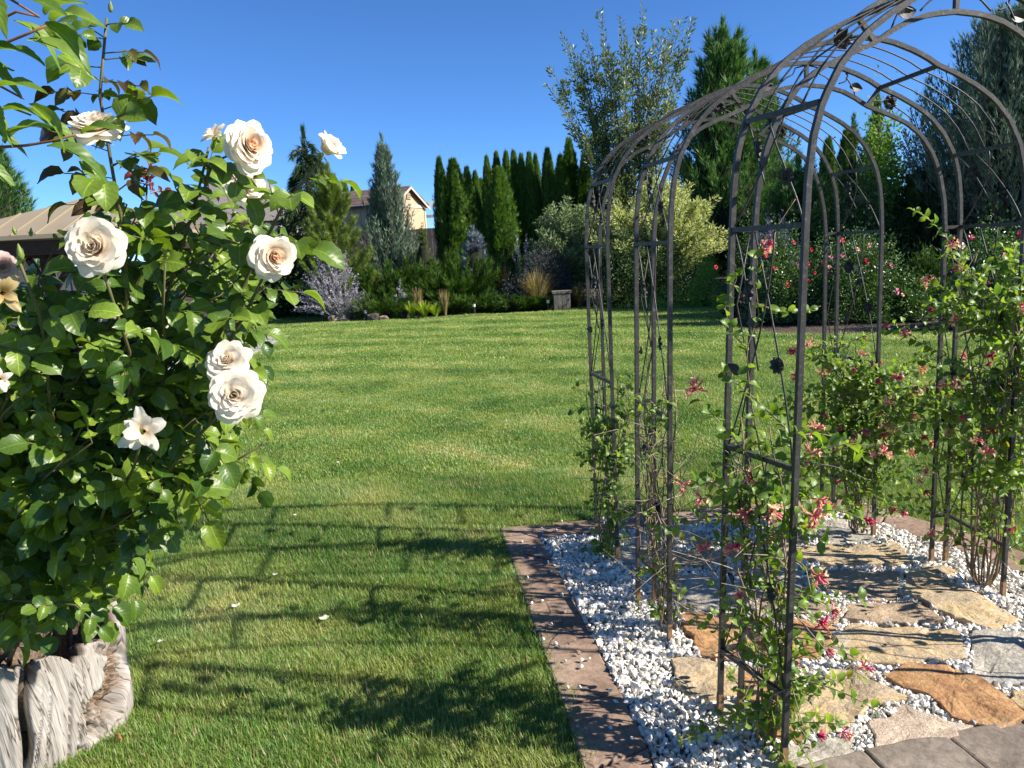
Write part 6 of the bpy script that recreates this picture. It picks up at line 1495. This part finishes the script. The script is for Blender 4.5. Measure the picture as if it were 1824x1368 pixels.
# white canopy
wc = at(765, 400, 34.0); can = empty('white_canopy', (wc[0], 34.0, .7), 'white scalloped canopy right of the shed', 'canopy')
cw_m = pmat('white canopy cloth', [(.3, (.74, .74, .74)), (.7, (.80, .80, .80))], 4, .7, 0)
ct_ = top_z(775, 362, 34.0) - .7
m = MB(); m.add([[-.45, -.6, ct_ - .12], [1.6, -.6, ct_ + .3], [1.6, 1.2, ct_ + .3], [-.45, 1.2, ct_ - .12], [-.45, -.6, ct_ - .16], [1.6, -.6, ct_ + .26], [1.6, 1.2, ct_ + .26], [-.45, 1.2, ct_ - .16]], [[0, 1, 2, 3], [7, 6, 5, 4], [0, 4, 5, 1], [1, 5, 6, 2], [2, 6, 7, 3], [3, 7, 4, 0]]); local(can, m, 'roof_cloth', cw_m)
for k in range(8):
    q = MB(); x = -.45 + k * .25; z = ct_ - .15 + k * .051; q.add([[x, -.605, z], [x + .24, -.605, z + .05], [x + .2, -.605, z - .10], [x + .12, -.605, z - .14], [x + .04, -.605, z - .12], [x, -.59, z], [x + .24, -.59, z + .05], [x + .2, -.59, z - .10], [x + .12, -.59, z - .14], [x + .04, -.59, z - .12]], [[0, 4, 3, 2, 1], [5, 6, 7, 8, 9]]); local(can, q, 'scallop', cw_m)
for x, y in ((-.35, -.5), (1.5, -.5), (-.35, 1.1), (1.5, 1.1)): q = MB(); q.box((x, y, 0), (x + .08, y + .08, ct_ - .1)); local(can, q, 'post', cw_m)
q = MB(); q.box((-.4, -.52, ct_ - .62), (1.6, -.46, ct_ - .50)); local(can, q, 'beam', pmat('grey beam', [(.3, (.3, .28, .27)), (.7, (.36, .34, .32))], 5))

# pavilion with a tan standing-seam roof
dk_m = pmat('dark stained timber', [(.3, (.022, .014, .010)), (.7, (.045, .030, .022))], 6, .7, .2, .003, world_space=True, sc=(1, 1, 1))
metal_m = pmat('tan metal roof', [(.3, (.27, .215, .135)), (.7, (.31, .25, .16))], 1.2, .42, 0, spec=.45)
Yp = 13.2; pc = at(165, 440, Yp + 1.6); pav = empty('pavilion', (pc[0], Yp + 1.6, 0), 'timber pavilion with tan standing seam metal roof behind the rose bush', 'pavilion')
ze_ = top_z(165, 413, Yp) ; za_ = top_z(200, 352, Yp + 1.9); hx_ = 2.05; hy_ = 1.75
E4 = [(-hx_, -hy_), (hx_, -hy_), (hx_, hy_), (-hx_, hy_)]
for k in range(4):
    a, c = E4[k], E4[(k + 1) % 4]; m = MB(); m.add([[a[0], a[1], ze_], [c[0], c[1], ze_], [.0, 0, za_], [a[0], a[1], ze_ - .05], [c[0], c[1], ze_ - .05]], [[0, 1, 2]]); m.add([[a[0], a[1], ze_], [c[0], c[1], ze_], [c[0], c[1], ze_ - .07], [a[0], a[1], ze_ - .07]], [[0, 3, 2, 1]]); rf = local(pav, m, 'roof_panel', metal_m)
    n_ = 10
    for q in range(1, n_):
        f = q / n_; e = np.array([a[0] + (c[0] - a[0]) * f, a[1] + (c[1] - a[1]) * f, ze_]); hgt_ = 1 - abs(2 * f - 1); mid = np.array([(a[0] + c[0]) / 2, (a[1] + c[1]) / 2, ze_]); t_ = e + (np.array([0, 0, za_]) - mid) * hgt_
        if hgt_ > .05: local(pav, MB().tube([e + [0, 0, .012], t_ + [0, 0, .012]], .008, 4), 'seam', metal_m)
for x, y in ((-hx_ + .3, -hy_ + .3), (hx_ - .3, -hy_ + .3), (-hx_ + .3, hy_ - .3), (hx_ - .3, hy_ - .3)):
    m = MB(); m.box((x - .09, y - .09, 0), (x + .09, y + .09, ze_ - .32)); local(pav, m, 'post', dk_m)
    for dx, dy in ((1 if x < 0 else -1, 0), (0, 1 if y < 0 else -1)):
        local(pav, MB().tube([(x + dx * .08, y + dy * .08, ze_ - 1.0), (x + dx * .6, y + dy * .6, ze_ - .33)], .05, 4), 'brace', dk_m)
for a, c in (((-hx_ + .1, -hy_ + .2), (hx_ - .1, -hy_ + .4)), ((-hx_ + .1, hy_ - .4), (hx_ - .1, hy_ - .2))):
    m = MB(); m.box((a[0], a[1], ze_ - .32), (c[0], c[1], ze_ - .09)); local(pav, m, 'beam', dk_m)
for x in (-hx_ + .2, hx_ - .4):
    m = MB(); m.box((x, -hy_ + .405, ze_ - .31), (x + .2, hy_ - .405, ze_ - .10)); local(pav, m, 'beam', dk_m)
pat = np.array([gnd(-900, 615), gnd(330, 596), gnd(330, 560), gnd(-900, 580)]); pat[:, 2] = .014
pat = np.array([[-14, 9.6, .014], [-4.3, 9.9, .014], [-4.9, 17.2, .014], [-16, 17.4, .014]])
tag(link('patio', mesh('patio', pat, [np.arange(4)[None]], conc_m, False)), kind='structure', label='pale concrete patio under the pavilion')
blkwall_m = pmat('grey block wall', [(.3, (.11, .10, .105)), (.7, (.17, .16, .16))], 2, .85, .2, .004, world_space=True)
bw_ = empty('block_wall', (-8.5, 17.6, 0), 'grey block wall behind the pavilion', 'wall')
bb = MB(); bb.box((0, 0, 0), (.585, .2, .285)); bbm = bb.mesh('block', blkwall_m)
for r_ in range(6):
    for k in range(14):
        x = -17.6 + k * .6 + (.3 if r_ % 2 else 0); o = bpy.data.objects.new('block', bbm); COL.objects.link(o); o.parent = bw_; o.location = (x + 8.5, .012 * math.sin(k * 5 + r_), r_ * .3 + .0)
# neighbouring house
hb_ = at(400, 400, 38.0); house = empty('house', (hb_[0], 38.0, .6), 'neighbour house with grey shingle roof behind the rose bush', 'house')
hw_m = pmat('greige stucco', [(.3, (.30, .27, .24)), (.7, (.36, .33, .29))], 2, .85, .1); gs_m = pmat('grey roof shingles', [(.3, (.15, .135, .12)), (.7, (.22, .20, .18))], 6, .9, .3, .01)
hz = top_z(400, 392, 38) - .6; hr = top_z(415, 300, 40) - .6
m = MB(); m.box((-4.0, 0, -.2), (2.6, 6, hz)); local(house, m, 'wall', hw_m)
m = MB(); x0, x1, y0, y1 = -4.4, 3.0, -.4, 6.4; m.add([[x0, y0, hz], [x1, y0, hz], [x1, y1, hz], [x0, y1, hz], [-.2, 3, hr], [.6, 3, hr]], [[0, 1, 5, 4]]); m.add([[x1, y0, hz], [x1, y1, hz], [.6, 3, hr], [x0, y1, hz], [x0, y0, hz], [-.2, 3, hr], [x1, y1, hz], [x0, y1, hz], [-.2, 3, hr], [.6, 3, hr]], [[0, 1, 2], [3, 4, 5]]); m.add([[x1, y1, hz], [x0, y1, hz], [-.2, 3, hr], [.6, 3, hr]], [[0, 1, 2, 3]]); local(house, m, 'roof', gs_m)
m = MB(); m.box((x0 - .02, y0 - .06, hz - .16), (x1 + .02, y0 - .01, hz + .02)); local(house, m, 'fascia', trim_m)
glass_m = pmat('dark window glass', [(.3, (.02, .03, .04)), (.7, (.04, .05, .06))], 2, .12, 0, spec=.6)
for x in (-2.8, -.6, 1.2):
    m = MB(); m.box((x - .06, -.05, hz - 1.5), (x + .96, -.002, hz - .4)); w_o = local(house, m, 'window', trim_m); m = MB(); m.box((x, -.065, hz - 1.44), (x + .9, -.052, hz - .46)); local(house, m, 'pane', glass_m, w_o)
bpy.context.view_layer.update()
